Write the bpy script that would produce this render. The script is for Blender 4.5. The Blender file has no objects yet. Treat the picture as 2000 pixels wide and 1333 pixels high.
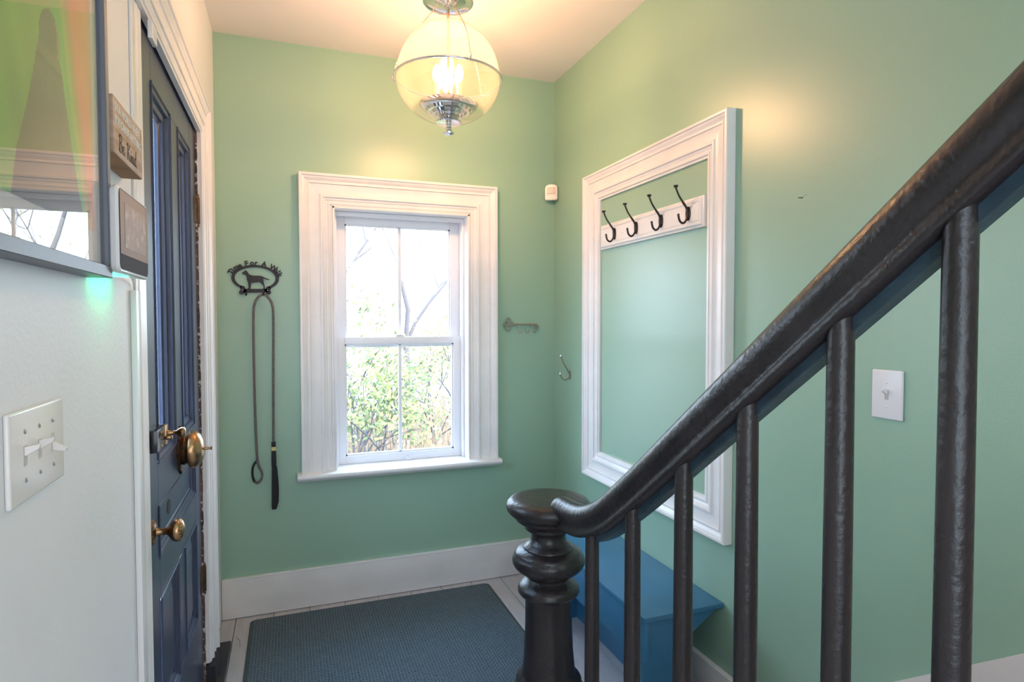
import bpy, bmesh, math, random
from mathutils import Vector, Matrix
random.seed(7)
sc = bpy.context.scene
COL = sc.collection
PI = math.pi

# ---------------------------------------------------------------- camera
cd = bpy.data.cameras.new('camera'); cam = bpy.data.objects.new('camera', cd); COL.objects.link(cam)
yaw, pitch, roll = .3547, .0317, -.0013
fwd = Vector((math.sin(yaw)*math.cos(pitch), math.cos(yaw)*math.cos(pitch), -math.sin(pitch)))
rt = Vector((math.cos(yaw), -math.sin(yaw), 0)); up = rt.cross(fwd)
r2 = rt*math.cos(roll)+up*math.sin(roll); u2 = -rt*math.sin(roll)+up*math.cos(roll)
m3 = Matrix((r2, u2, -fwd)).transposed()
cam.matrix_world = Matrix.Translation((0, 0, 1.4)) @ m3.to_4x4()
cd.sensor_width = 36; cd.lens = 1175.8/2000*36; cd.clip_start = .02; cd.clip_end = 300
sc.camera = cam
# ---------------------------------------------------------------- colour management
sc.view_settings.view_transform = 'Standard'; sc.view_settings.look = 'None'
sc.view_settings.exposure = 0.0; sc.view_settings.gamma = 1.0; sc.view_settings.use_curve_mapping = False
try:
    sc.cycles.use_denoising = True
    sc.cycles.max_bounces = 12; sc.cycles.diffuse_bounces = 6; sc.cycles.transparent_max_bounces = 24
    sc.cycles.sample_clamp_indirect = 6.0; sc.cycles.blur_glossy = .5
except Exception: pass
# ---------------------------------------------------------------- world: bright hazy autumn sky
w = bpy.data.worlds.new('sky'); sc.world = w; w.use_nodes = True
wn = w.node_tree.nodes; wl = w.node_tree.links
bg = wn['Background']; bg.inputs[1].default_value = 14.5
tc = wn.new('ShaderNodeTexCoord'); sx = wn.new('ShaderNodeSeparateXYZ'); cr = wn.new('ShaderNodeValToRGB')
wl.new(tc.outputs['Generated'], sx.inputs[0]); wl.new(sx.outputs['Z'], cr.inputs[0]); wl.new(cr.outputs[0], bg.inputs[0])
cr.color_ramp.elements[0].position = .0; cr.color_ramp.elements[0].color = (.70, .85, 1, 1)
cr.color_ramp.elements[1].position = .7; cr.color_ramp.elements[1].color = (.40, .66, 1, 1)

def area(name, loc, rot, sx_, sy_, power, col, portal=False):
    l = bpy.data.lights.new(name, 'AREA'); l.shape = 'RECTANGLE'; l.size = sx_; l.size_y = sy_
    l.energy = power; l.color = col
    if portal: l.cycles.is_portal = True
    o = bpy.data.objects.new(name, l); COL.objects.link(o); o.location = loc; o.rotation_euler = rot
    return o
area('window_portal', (.5525, 3.27, 1.31), (-PI/2, 0, 0), .66, 1.28, 1, (1, 1, 1), True)
area('door_portal', (-.40, 2.06, 1.52), (0, -PI/2, 0), 1.0, .66, 1, (1, 1, 1), True)
area('hall_fill', (.45, -1.72, 1.45), (PI/2, 0, 0), 1.3, 1.7, 15, (.90, .92, 1.0))  # added fill from behind the camera, no window stands here
area('side_fill', (-.25, -.75, 1.30), (0, -PI/2, math.radians(14)), 1.5, 1.1, 28, (.62, .85, 1.0))  # unseen panel added at the left wall to brighten the lower right wall
area('stair_fill', (1.30, -.9, 2.15), (math.radians(62), 0, math.radians(48)), .8, .8, 13, (.86, .91, 1.0))  # extra fill added above the stairs, aimed at the left wall
sun = bpy.data.lights.new('sun', 'SUN'); sun.energy = 20.0; sun.color = (1, .90, .74); sun.angle = .02
so = bpy.data.objects.new('sun', sun); COL.objects.link(so); so.rotation_euler = (math.radians(48), 0, math.radians(26))

# ---------------------------------------------------------------- materials
def mat(name, col, rough=.5, metal=0, bump=0, bscale=60, var=0, vscale=8, var2=None, spec=.5, coat=0, emis=None, estr=0, detail=3, aniso=None):
    m = bpy.data.materials.new(name); m.use_nodes = True
    n = m.node_tree.nodes; l = m.node_tree.links; b = n['Principled BSDF']
    b.inputs['Base Color'].default_value = (*col, 1); b.inputs['Roughness'].default_value = rough
    b.inputs['Metallic'].default_value = metal; b.inputs['Specular IOR Level'].default_value = spec
    b.inputs['Coat Weight'].default_value = coat
    t = n.new('ShaderNodeTexCoord')
    if var or var2:
        nz = n.new('ShaderNodeTexNoise'); nz.inputs['Scale'].default_value = vscale; nz.inputs['Detail'].default_value = 5
        if aniso:
            mp = n.new('ShaderNodeMapping'); mp.inputs['Scale'].default_value = aniso
            l.new(t.outputs['Object'], mp.inputs[0]); l.new(mp.outputs[0], nz.inputs['Vector'])
        else: l.new(t.outputs['Object'], nz.inputs['Vector'])
        r = n.new('ShaderNodeValToRGB'); l.new(nz.outputs[0], r.inputs[0])
        c2 = var2 if var2 else tuple(min(1, c*(1+var)) for c in col)
        r.color_ramp.elements[0].position = .35; r.color_ramp.elements[1].position = .68
        r.color_ramp.elements[0].color = (*(col if var2 else tuple(c*(1-var) for c in col)), 1); r.color_ramp.elements[1].color = (*c2, 1)
        l.new(r.outputs[0], b.inputs['Base Color'])
    if bump:
        nb = n.new('ShaderNodeTexNoise'); nb.inputs['Scale'].default_value = bscale; nb.inputs['Detail'].default_value = detail
        l.new(t.outputs['Object'], nb.inputs['Vector'])
        bp = n.new('ShaderNodeBump'); bp.inputs['Strength'].default_value = bump; bp.inputs['Distance'].default_value = .002
        l.new(nb.outputs[0], bp.inputs['Height']); l.new(bp.outputs[0], b.inputs['Normal'])
    if emis:
        b.inputs['Emission Color'].default_value = (*emis, 1); b.inputs['Emission Strength'].default_value = estr
    return m

def speckle(m, col, scale=30, thr=.72, amount=1):
    """small chips / scuffs of another paint colour"""
    n = m.node_tree.nodes; l = m.node_tree.links; b = n['Principled BSDF']; t = n.new('ShaderNodeTexCoord')
    nz = n.new('ShaderNodeTexNoise'); nz.inputs['Scale'].default_value = scale; nz.inputs['Detail'].default_value = 6; nz.inputs['Roughness'].default_value = .7
    l.new(t.outputs['Object'], nz.inputs['Vector'])
    r = n.new('ShaderNodeValToRGB'); r.color_ramp.elements[0].position = thr; r.color_ramp.elements[1].position = thr+.015
    r.color_ramp.elements[1].color = (amount, amount, amount, 1)
    l.new(nz.outputs[0], r.inputs[0])
    mx = n.new('ShaderNodeMix'); mx.data_type = 'RGBA'
    src = b.inputs['Base Color'].links[0].from_socket if b.inputs['Base Color'].links else None
    if src: l.new(src, mx.inputs[6])
    else: mx.inputs[6].default_value = b.inputs['Base Color'].default_value
    mx.inputs[7].default_value = (*col, 1); l.new(r.outputs[0], mx.inputs[0]); l.new(mx.outputs[2], b.inputs['Base Color'])
    return m

M = {}
M['green'] = mat('green_wall_paint', (.305, .475, .355), .36, spec=.70, bump=.12, bscale=170, var=.015, vscale=1.3)
M['white_wall'] = mat('white_wall_paint', (.82, .81, .82), .5, bump=.35, bscale=110, var=.02, vscale=3)
M['ceiling'] = mat('ceiling_paint', (.82, .76, .73), .7, bump=.08, bscale=90)
M['trim'] = speckle(mat('white_trim_paint', (.87, .83, .82), .32, bump=.12, bscale=40, var=.03, vscale=9), (.55, .48, .42), 22, .74, .5)
M['base'] = speckle(mat('baseboard_paint', (.80, .745, .72), .4, bump=.15, bscale=50, var=.04, vscale=6), (.36, .31, .27), 26, .71, .6)
M['vinyl'] = mat('white_sash_paint', (.86, .84, .86), .35)
M['floor'] = speckle(mat('painted_floor', (.50, .475, .49), .42, bump=.3, bscale=35, var=.07, vscale=7, aniso=(6, 1, 1)), (.25, .20, .16), 18, .72, .7)
M['gap'] = mat('dark_gap', (.03, .022, .018), .9)
M['rail'] = speckle(mat('dark_brown_paint', (.019, .0138, .0148), .32, bump=.9, bscale=75, var=.25, vscale=12, detail=5), (.36, .30, .25), 48, .765, .8)
M['rail2'] = speckle(mat('dark_brown_paint_baluster', (.021, .0148, .0152), .34, bump=.9, bscale=75, var=.3, vscale=9, detail=5, aniso=(1, 1, .25)), (.33, .20, .13), 60, .77, .8)
M['fillet'] = speckle(mat('dark_teal_fillet', (.030, .052, .072), .33, bump=.6, bscale=50, var=.3, vscale=14), (.10, .2, .26), 14, .70, .8)  # dark teal tone with paler teal speckles for the fillet
M['door'] = mat('navy_door_paint', (.042, .053, .098), .32, bump=.25, bscale=45, var=.15, vscale=10, aniso=(1, 1, .2))
M['brass'] = mat('aged_brass', (.44, .26, .13), .27, metal=1, bump=.15, bscale=90, var=.2, vscale=20)
M['brass_dark'] = mat('dark_brass', (.16, .09, .05), .35, metal=1, bump=.4, bscale=80, var=.35, vscale=30)
M['japan'] = mat('black_lock_enamel', (.012, .012, .018), .2)
M['chrome'] = mat('chrome', (.78, .78, .80), .07, metal=1)
M['chain'] = mat('chain_metal', (.75, .58, .38), .22, metal=1)
M['nickel'] = mat('brushed_nickel', (.34, .29, .24), .28, metal=.6, var=.12, vscale=60)
M['bronze'] = mat('dark_bronze_hook', (.055, .042, .036), .38, metal=.6)
M['iron'] = mat('black_flat_steel', (.018, .012, .016), .5)
M['blue'] = speckle(mat('blue_bench_paint', (.045, .175, .31), .36, bump=.18, bscale=50, var=.08, vscale=5), (.55, .62, .66), 15, .745, .7)
M['plate'] = mat('ivory_switch_plate', (.78, .73, .69), .22)
M['plate_w'] = mat('white_switch_plate', (.80, .77, .80), .25)
M['screw'] = mat('painted_screw', (.45, .42, .40), .35, metal=.5)
M['black'] = mat('black_nylon_webbing', (.012, .011, .013), .7, bump=.5, bscale=300)
M['rope'] = mat('grey_rope', (.15, .135, .14), .75, bump=.9, bscale=420, var=.35, vscale=180)
M['yellow'] = mat('yellow_tag', (.75, .62, .25), .5)
M['frame'] = mat('dark_grey_picture_frame', (.13, .14, .17), .42, bump=.2, bscale=60, aniso=(1, .1, 1))
M['mat'] = mat('off_white_mount', (.70, .66, .60), .7)
M['wood'] = mat('weathered_wood', (.36, .23, .14), .6, bump=.3, bscale=60, var2=(.52, .38, .29), vscale=14, aniso=(1, .8, 6))
M['wood_edge'] = mat('wood_edge', (.30, .17, .08), .6, bump=.3, bscale=50, var=.25, vscale=20)
M['ink_w'] = mat('white_lettering', (.72, .68, .62), .7)
M['ink_b'] = mat('black_lettering', (.02, .02, .022), .6)
M['echo'] = mat('white_plastic_shell', (.78, .76, .76), .3)
M['fabric'] = mat('charcoal_speaker_cloth', (.045, .05, .075), .8, bump=.6, bscale=700)
M['led'] = mat('green_led', (.02, .5, .2), .4, emis=(.03, 1, .36), estr=11)
M['sensor_lens'] = mat('sensor_lens', (.62, .52, .50), .25)
M['sleeve'] = mat('candle_sleeve', (.80, .70, .52), .5)
M['bulb'] = mat('lit_bulb', (1, .8, .5), .3, emis=(1, .565, .30), estr=540)
M['bark'] = mat('grey_bark', (.07, .06, .065), .9, bump=.4, bscale=20)
M['leaf_g'] = mat('pale_green_leaves', (.065, .10, .035), .9, var2=(.165, .165, .06), vscale=5)
M['leaf_y'] = mat('yellow_leaves', (.165, .125, .05), .9, var2=(.13, .14, .05), vscale=5)
M['straw'] = mat('dry_grass', (.15, .105, .075), .9, var2=(.19, .14, .08), vscale=9)
M['ground'] = mat('leaf_litter_ground', (.075, .05, .05), 1, var2=(.17, .125, .09), vscale=1.5)
M['driveway'] = mat('pale_driveway', (.22, .21, .23), .9)
M['siding'] = mat('porch_boards', (.30, .30, .32), .7)

def glassmat(name, tint, refl=1.0, haze=0, hazecol=(1, .85, .65), rough=0):
    m = bpy.data.materials.new(name); m.use_nodes = True
    n = m.node_tree.nodes; l = m.node_tree.links; n.clear()
    o = n.new('ShaderNodeOutputMaterial'); tr = n.new('ShaderNodeBsdfTransparent'); tr.inputs[0].default_value = (*tint, 1)
    g = n.new('ShaderNodeBsdfGlossy'); g.inputs['Roughness'].default_value = rough; g.inputs['Color'].default_value = (refl, refl, refl, 1)
    # Schlick reflectance of each glass face, the same from either side
    ge = n.new('ShaderNodeNewGeometry'); dt = n.new('ShaderNodeVectorMath'); dt.operation = 'DOT_PRODUCT'; l.new(ge.outputs['Incoming'], dt.inputs[0]); l.new(ge.outputs['Normal'], dt.inputs[1])
    def mth(op, a, b=None):
        v = n.new('ShaderNodeMath'); v.operation = op
        l.new(a, v.inputs[0]) if not isinstance(a, (int, float)) else setattr(v.inputs[0], 'default_value', a)
        if b is not None: l.new(b, v.inputs[1]) if not isinstance(b, (int, float)) else setattr(v.inputs[1], 'default_value', b)
        return v.outputs[0]
    fr_ = mth('ADD', mth('MULTIPLY', mth('POWER', mth('SUBTRACT', 1.0, mth('ABSOLUTE', dt.outputs['Value'])), 5.0), .96), .04)
    mx = n.new('ShaderNodeMixShader'); l.new(fr_, mx.inputs[0]); l.new(g.outputs[0], mx.inputs[2])
    if haze:
        tl = n.new('ShaderNodeBsdfTranslucent'); tl.inputs[0].default_value = (*hazecol, 1)
        m2 = n.new('ShaderNodeMixShader'); m2.inputs[0].default_value = haze
        l.new(tr.outputs[0], m2.inputs[1]); l.new(tl.outputs[0], m2.inputs[2]); l.new(m2.outputs[0], mx.inputs[1])
    else: l.new(tr.outputs[0], mx.inputs[1])
    l.new(mx.outputs[0], o.inputs[0]); return m
M['glass'] = glassmat('window_glass', (.97, .98, .98))
M['picglass'] = glassmat('picture_glass', (.93, .94, .94), 1.0)
M['globe_top'] = glassmat('hazy_amber_glass', (.98, .94, .86), .9, .085, (1, .82, .80), .02)
M['globe_low'] = glassmat('clear_globe_glass', (.98, .96, .92), .9, .05, (1, .88, .70), .01)
M['screen'] = None

# ---------------------------------------------------------------- mesh helpers
def link(name, me, m, parent=None, smooth=None):
    o = bpy.data.objects.new(name, me); COL.objects.link(o)
    if m is not None:
        if not me.materials:
            for q in (m if isinstance(m, (list, tuple)) else [m]): me.materials.append(q)
    if parent is not None: o.parent = parent
    if smooth is not None:
        me.shade_smooth()
        if smooth < 180: me.set_sharp_from_angle(angle=math.radians(smooth))
    return o
def obj(name, bm, m, parent=None, smooth=None):
    bmesh.ops.recalc_face_normals(bm, faces=bm.faces)
    me = bpy.data.meshes.new(name); bm.to_mesh(me); bm.free()
    return link(name, me, m, parent, smooth)
def tag(o, label=None, cat=None, group=None, kind=None):
    if label: o['label'] = label
    if cat: o['category'] = cat
    if group: o['group'] = group
    if kind: o['kind'] = kind
    return o
def empty(name, loc=(0, 0, 0)):
    o = bpy.data.objects.new(name, None); COL.objects.link(o); o.location = (0, 0, 0); o.empty_display_size = .05
    return o
def struct(o, label=None, cat=None): return tag(o, label, cat, kind='structure')
def box(bm, x0, x1, y0, y1, z0, z1, bev=0, seg=2, M4=None):
    b = bmesh.new()
    bmesh.ops.create_cube(b, size=1)
    for v in b.verts:
        v.co = Vector((x0+(v.co.x+.5)*(x1-x0), y0+(v.co.y+.5)*(y1-y0), z0+(v.co.z+.5)*(z1-z0)))
    if bev: bmesh.ops.bevel(b, geom=list(b.edges), offset=bev, segments=seg, profile=.6, affect='EDGES', clamp_overlap=True)
    merge(bm, b, M4); b.free(); return bm
def merge(bm, b, M4=None):
    mp = {}
    for v in b.verts: mp[v] = bm.verts.new(M4 @ v.co if M4 is not None else v.co)
    for f in b.faces:
        try: bm.faces.new([mp[v] for v in f.verts])
        except ValueError: pass
def bx(name, dims, m, parent=None, bev=0, seg=2, smooth=None):
    bm = bmesh.new(); box(bm, *dims, bev=bev, seg=seg)
    return obj(name, bm, m, parent, smooth if smooth is not None else (40 if bev else None))
def lathe_bm(bm, prof, seg=40, M4=None, cap=True):
    """prof list of (r, z) revolved about z"""
    rings = []
    for r, z in prof:
        if r < 1e-6: rings.append([bm.verts.new(Vector((0, 0, z)) if M4 is None else M4 @ Vector((0, 0, z)))])
        else:
            ring = []
            for i in range(seg):
                a = 2*PI*i/seg; p = Vector((r*math.cos(a), r*math.sin(a), z)); ring.append(bm.verts.new(M4 @ p if M4 is not None else p))
            rings.append(ring)
    for a, b in zip(rings, rings[1:]):
        for i in range(seg):
            j = (i+1) % seg
            if len(a) == 1 and len(b) == 1: continue
            if len(a) == 1: bm.faces.new([a[0], b[i], b[j]])
            elif len(b) == 1: bm.faces.new([a[i], b[0], a[j]])
            else: bm.faces.new([a[i], b[i], b[j], a[j]])
    if cap:
        for r in (rings[0], rings[-1]):
            if len(r) > 1: bm.faces.new(r)
    return bm
def lathe(name, prof, m, parent=None, loc=(0, 0, 0), rot=None, seg=40, cap=True, smooth=45):
    M4 = Matrix.Translation(loc)
    if rot is not None: M4 = M4 @ rot
    bm = bmesh.new(); lathe_bm(bm, prof, seg, M4, cap)
    return obj(name, bm, m, parent, smooth)
def tube_bm(bm, pts, r, seg=10, cap=True, flat=1.0):
    pts = [Vector(p) for p in pts]; n = len(pts); rings = []
    rs = r if isinstance(r, (list, tuple)) else [r]*n
    t0 = (pts[1]-pts[0]).normalized(); ref = Vector((0, 0, 1)) if abs(t0.z) < .9 else Vector((0, 1, 0))
    nn = (ref - t0*ref.dot(t0)).normalized()
    for i in range(n):
        t = (pts[min(i+1, n-1)]-pts[max(i-1, 0)]).normalized()
        nn = (nn - t*nn.dot(t)).normalized(); bb = t.cross(nn)
        rings.append([bm.verts.new(pts[i]+(nn*math.cos(2*PI*k/seg)+bb*math.sin(2*PI*k/seg)*flat)*rs[i]) for k in range(seg)])
    for a, b in zip(rings, rings[1:]):
        for k in range(seg): bm.faces.new([a[k], a[(k+1) % seg], b[(k+1) % seg], b[k]])
    if cap:
        bm.faces.new(rings[0]); bm.faces.new(rings[-1])
    return bm
def tube(name, pts, r, m, parent=None, seg=10):
    bm = bmesh.new(); tube_bm(bm, pts, r, seg); return obj(name, bm, m, parent, 60)
def smoothpts(pts, k=6):
    """Catmull-Rom"""
    P = [Vector(p) for p in pts]; out = []
    for i in range(len(P)-1):
        p0 = P[max(i-1, 0)]; p1 = P[i]; p2 = P[i+1]; p3 = P[min(i+2, len(P)-1)]
        for j in range(k):
            t = j/k
            out.append(.5*((2*p1)+(-p0+p2)*t+(2*p0-5*p1+4*p2-p3)*t*t+(-p0+3*p1-3*p2+p3)*t**3))
    out.append(P[-1]); return out
def prism_bm(bm, poly, A, U, V, N, th):
    """poly (a,b) -> A + a U + b V, extruded th along N"""
    A, U, V, N = map(Vector, (A, U, V, N))
    f = [bm.verts.new(A+U*a+V*b) for a, b in poly]; g = [bm.verts.new(A+U*a+V*b+N*th) for a, b in poly]
    bm.faces.new(f); bm.faces.new(g[::-1])
    for i in range(len(poly)):
        j = (i+1) % len(poly); bm.faces.new([f[i], f[j], g[j], g[i]])
    return bm
def ring_plate(bm, outer, inner, to3, th, N):
    n = len(outer); N = Vector(N)*th
    O = [bm.verts.new(to3(*p)) for p in outer]; I = [bm.verts.new(to3(*p)) for p in inner]
    O2 = [bm.verts.new(v.co+N) for v in O]; I2 = [bm.verts.new(v.co+N) for v in I]
    for i in range(n):
        j = (i+1) % n
        bm.faces.new([O[i], O[j], I[j], I[i]]); bm.faces.new([O2[i], O2[j], I2[j], I2[i]])
        bm.faces.new([O[i], O[j], O2[j], O2[i]]); bm.faces.new([I[i], I[j], I2[j], I2[i]])
def text_bm(bm, s, size, M4, extrude=.0006, bold=0, shear=0, align='LEFT', sx=1.0):
    c = bpy.data.curves.new('t', 'FONT'); c.body = s; c.size = size; c.extrude = extrude; c.offset = bold; c.shear = shear
    c.align_x = align; c.resolution_u = 3
    o = bpy.data.objects.new('t', c); COL.objects.link(o)
    dg = bpy.context.evaluated_depsgraph_get(); me = bpy.data.meshes.new_from_object(o.evaluated_get(dg))
    b = bmesh.new(); b.from_mesh(me); W = max((v.co.x for v in b.verts), default=0)
    merge(bm, b, M4 @ Matrix.Diagonal((sx, 1, 1, 1))); b.free()
    bpy.data.objects.remove(o); bpy.data.curves.remove(c); bpy.data.meshes.remove(me)
    return W*sx

def casing_piece(prof, quad_outer, inset_dir0, inset_dir1, N, name, m, parent):
    """one mitred run of moulding. quad_outer=(P0,P1) outer edge ends; inset_dir: vector moved per unit profile depth at each end; N outward from wall"""
    P0, P1 = map(Vector, quad_outer); D0, D1, N = Vector(inset_dir0), Vector(inset_dir1), Vector(N)
    bm = bmesh.new()
    A = [bm.verts.new(P0+D0*d+N*h) for d, h in prof]; B = [bm.verts.new(P1+D1*d+N*h) for d, h in prof]
    for i in range(len(prof)-1): bm.faces.new([A[i], B[i], B[i+1], A[i+1]])
    # back and ends
    a0 = bm.verts.new(P0+D0*prof[0][0]); a1 = bm.verts.new(P0+D0*prof[-1][0]); b0 = bm.verts.new(P1+D1*prof[0][0]); b1 = bm.verts.new(P1+D1*prof[-1][0])
    bm.faces.new([a0, b0, b1, a1]); bm.faces.new([a0, b0, B[0], A[0]]); bm.faces.new([a1, b1, B[-1], A[-1]])
    bm.faces.new([a0]+A+[a1]); bm.faces.new([b0]+B+[b1])
    return obj(name, bm, m, parent, 32)

def arcprof(pts): return pts
# moulding: outer backband high, steps, wide flat cove, inner beads
W_ = .152
def moulding(W, H):
    p = [(0, H*.93), (.003, H), (.012, H), (.015, H*.86), (.020, H*.84), (.027, H*.70), (.034, H*.60), (.037, H*.60), (.040, H*.66), (.045, H*.66), (.048, H*.52),
         (.060, H*.47), (.075, H*.45), (.088, H*.47), (.094, H*.53), (.097, H*.62), (.103, H*.64), (.108, H*.60), (.110, H*.45), (.119, H*.42), (.123, H*.34), (.130, H*.34), (.133, H*.42), (.140, H*.40), (.143, H*.25), (.152, H*.25)]
    return [(d*W/.152, h) for d, h in p]

# ================================================================= SETTING
XL, XR, YB, HC, Y0 = -.312, 1.398, 3.094, 2.729, -1.9
def wall(name, boxes, m):
    bm = bmesh.new()
    for b in boxes: box(bm, *b)
    return struct(obj(name, bm, m))
wall('wall_back', [(XL, .215, YB, YB+.17, 0, HC), (.892, XR, YB, YB+.17, 0, HC), (.215, .892, YB, YB+.17, 0, .64), (.215, .892, YB, YB+.17, 1.97, HC)], M['green'])
wall('wall_left', [(XL-.16, XL, Y0, 1.585, 0, HC), (XL-.16, XL, 2.515, YB+.17, 0, HC), (XL-.16, XL, 1.585, 2.515, 2.135, HC)], M['white_wall'])
wall('wall_right', [(XR, XR+.12, Y0, YB+.17, 0, HC)], M['green'])
wall('wall_front', [(XL-.16, XR+.12, Y0-.12, Y0, 0, HC)], M['white_wall'])
wall('ceiling', [(XL-.16, XR+.12, Y0-.12, YB+.17, HC, HC+.15)], M['ceiling'])

fl = empty('floor'); struct(fl)
bx('subfloor', (XL-.16, XR+.12, Y0-.12, YB+.17, -.12, -.018), M['gap'], fl)
seams = [-.312, -.25, -.085, .08, .245, .41, .575, .735, .90, 1.067, 1.232, 1.398]
for a, b in zip(seams, seams[1:]):
    o = bx('floorboard', (a+.0012, b-.0012, Y0, YB-.003, -.018, 0), M['floor'], fl, bev=.0012, seg=1)
tube('door_stop_scratch', [(-.24, 2.9, .0008), (-.22, 2.86, .0008), (-.215, 2.80, .0008)], .0006, M['gap'], fl, 5)

# baseboards
def baseboard(name, dims_main, dims_cap):
    o = bx(name, dims_main, M['base'], None, bev=.003, seg=2); struct(o)
    return o
b = baseboard('baseboard_back', (XL+.0015, XR-.02, YB-.02, YB-.0005, .003, .191), None)
bx('top_edge', (XL+.0015, XR-.02, YB-.022, YB-.0005, .185, .192), M['trim'], b, bev=.0015)
b = baseboard('baseboard_right', (XR-.02, XR-.0005, 1.48, YB-.022, .003, .192), None)
bx('top_edge', (XR-.022, XR-.0005, 1.48, YB-.022, .186, .193), M['trim'], b, bev=.0015)
baseboard('baseboard_left', (XL+.0005, XL+.018, Y0, 1.44, .003, .19), None)

# stair skirt board on the right wall
bm = bmesh.new()
prism_bm(bm, [(1.48, .003), (1.48, .192), (1.445, .192), (Y0, .192+.786*(1.445-Y0)), (Y0, .003)], (XR-.019, 0, 0), (0, 1, 0), (0, 0, 1), (1, 0, 0), .0185)
struct(obj('trim_1', bm, M['base']))

# staircase (rises towards and past the camera on the far side of the balusters)
st = empty('staircase'); struct(st)
RX0 = .765
nos = [1.46]+[1.138-.242*i for i in range(11)]
for i in range(10):
    z = .19*(i+1); yn = nos[i]; yb = nos[i+1]-.02
    bx('tread', (RX0-.045, XR-.022, yb-.02, yn, z-.028, z), M['rail'] if i % 2 == 9 else M['floor'], st, bev=.008, seg=2)
    bx('riser', (RX0-.01, XR-.022, yn-.045, yn-.027, z-.188, z-.0285), M['base'], st)
bm = bmesh.new()
poly = [(nos[0]-.03, .0)]
for i in range(10): poly += [(nos[i]-.046, .19*i+.001), (nos[i]-.046, .19*(i+1)-.029)]
poly += [(nos[9]-.25, .19*10-.03), (nos[9]-.25, 0)]
prism_bm(bm, poly[1:], (RX0-.03, 0, 0), (0, 1, 0), (0, 0, 1), (1, 0, 0), .018); obj('stringer', bm, M['base'], st)

# ================================================================= WINDOW
wx0, wx1, wz0, wz1 = .050, 1.050, .664, 2.117
wc = empty('trim_2'); struct(wc)
pf = moulding(.155, .046)
Yw = YB-.0005
casing_piece(pf, ((wx0, Yw, wz0), (wx0, Yw, wz1)), (1, 0, 0), (1, 0, -1), (0, -1, 0), 'side_casing', M['trim'], wc)
casing_piece(pf, ((wx1, Yw, wz0), (wx1, Yw, wz1)), (-1, 0, 0), (-1, 0, -1), (0, -1, 0), 'side_casing', M['trim'], wc)
casing_piece(pf, ((wx0, Yw, wz1), (wx1, Yw, wz1)), (1, 0, -1), (-1, 0, -1), (0, -1, 0), 'head_casing', M['trim'], wc)
# stool with moulded nose
bm = bmesh.new()
nose = [(3.20, .640), (3.072, .640), (3.072, .632), (3.045, .629), (3.040, .634), (3.032, .640), (3.024, .642), (3.019, .648), (3.018, .656), (3.021, .662), (3.027, .665), (3.20, .6665)]
prism_bm(bm, nose[:], (.030, 0, 0), (0, 1, 0), (0, 0, 1), (1, 0, 0), 1.033)
for v in bm.verts:       # ears sit in front of the wall only
    if v.co.y > 3.1 and v.co.x < .1: v.co.x = .216
    if v.co.y > 3.1 and v.co.x > .9: v.co.x = .891
bm.free(); bm = bmesh.new()
ears = [(yy, zz) for yy, zz in nose]; ears = [(min(yy, YB-.0005), zz) for yy, zz in nose]
prism_bm(bm, ears, (.030, 0, 0), (0, 1, 0), (0, 0, 1), (1, 0, 0), 1.033)
obj('window_stool', bm, M['trim'], wc, 35)
bx('inner_sill', (.216, .891, YB-.001, 3.215, .640, .6652), M['trim'], wc)

win = empty('window_1'); struct(win)
V = M['vinyl']
# jambs
bx('jamb', (.2055, .2155, 3.075, 3.26, .665, 1.968), M['trim'], win, bev=.001)
bx('jamb', (.8915, .9015, 3.075, 3.26, .665, 1.968), M['trim'], win, bev=.001)
bx('head_jamb', (.2055, .9015, 3.075, 3.26, 1.958, 1.972), M['trim'], win, bev=.001)
# stops
bx('stop', (.2155, .2285, 3.150, 3.178, .6655, 1.957), V, win, bev=.002)
bx('stop', (.8785, .8915, 3.150, 3.178, .6655, 1.957), V, win, bev=.002)
bx('head_stop', (.2285, .8785, 3.150, 3.178, 1.936, 1.957), V, win, bev=.002)
bx('liner', (.2155, .2245, 3.178, 3.26, .6655, 1.957), V, win)
bx('liner', (.8825, .8915, 3.178, 3.26, .6655, 1.957), V, win)
def sash(x0, x1, z0, z1, y0, y1, sw, tw, bw, name, mull):
    s = empty(name); s.parent = win
    # beveled frame pieces
    for (a, b, c, d, n) in ((x0, x0+sw, z0, z1, 'stile'), (x1-sw, x1, z0, z1, 'stile'), (x0+sw, x1-sw, z1-tw, z1, 'top_rail'), (x0+sw, x1-sw, z0, z0+bw, 'bottom_rail')):
        bx(n, (a, b, y0, y1, c, d), V, s, bev=.0022)
    bd = .008
    gx0, gx1, gz0, gz1 = x0+sw, x1-sw, z0+bw, z1-tw
    bm = bmesh.new(); ym = (y0+y1)/2
    for q in ((gx0, gx0+bd, gz0, gz1), (gx1-bd, gx1, gz0, gz1), (gx0, gx1, gz0, gz0+bd), (gx0, gx1, gz1-bd, gz1)):
        box(bm, q[0], q[1], y0+.008, y1-.002, q[2], q[3])
    obj('glazing_bead', bm, V, s)
    bx('muntin', (mull-.0085, mull+.0085, ym-.007, ym+.007, gz0+.001, gz1-.001), V, s, bev=.003)
    for (p, q) in ((gx0+.001, mull-.0085), (mull+.0085, gx1-.001)):
        bx('pane', (p, q, ym-.0015, ym+.0015, gz0+.001, gz1-.001), M['glass'], s)
    return s
sash(.2246, .8824, 1.268, 1.956, 3.222, 3.252, .050, .050, .040, 'upper_sash', .557)
ls = sash(.2246, .8824, .668, 1.322, 3.186, 3.216, .0425, .036, .040, 'lower_sash', .550)
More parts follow.
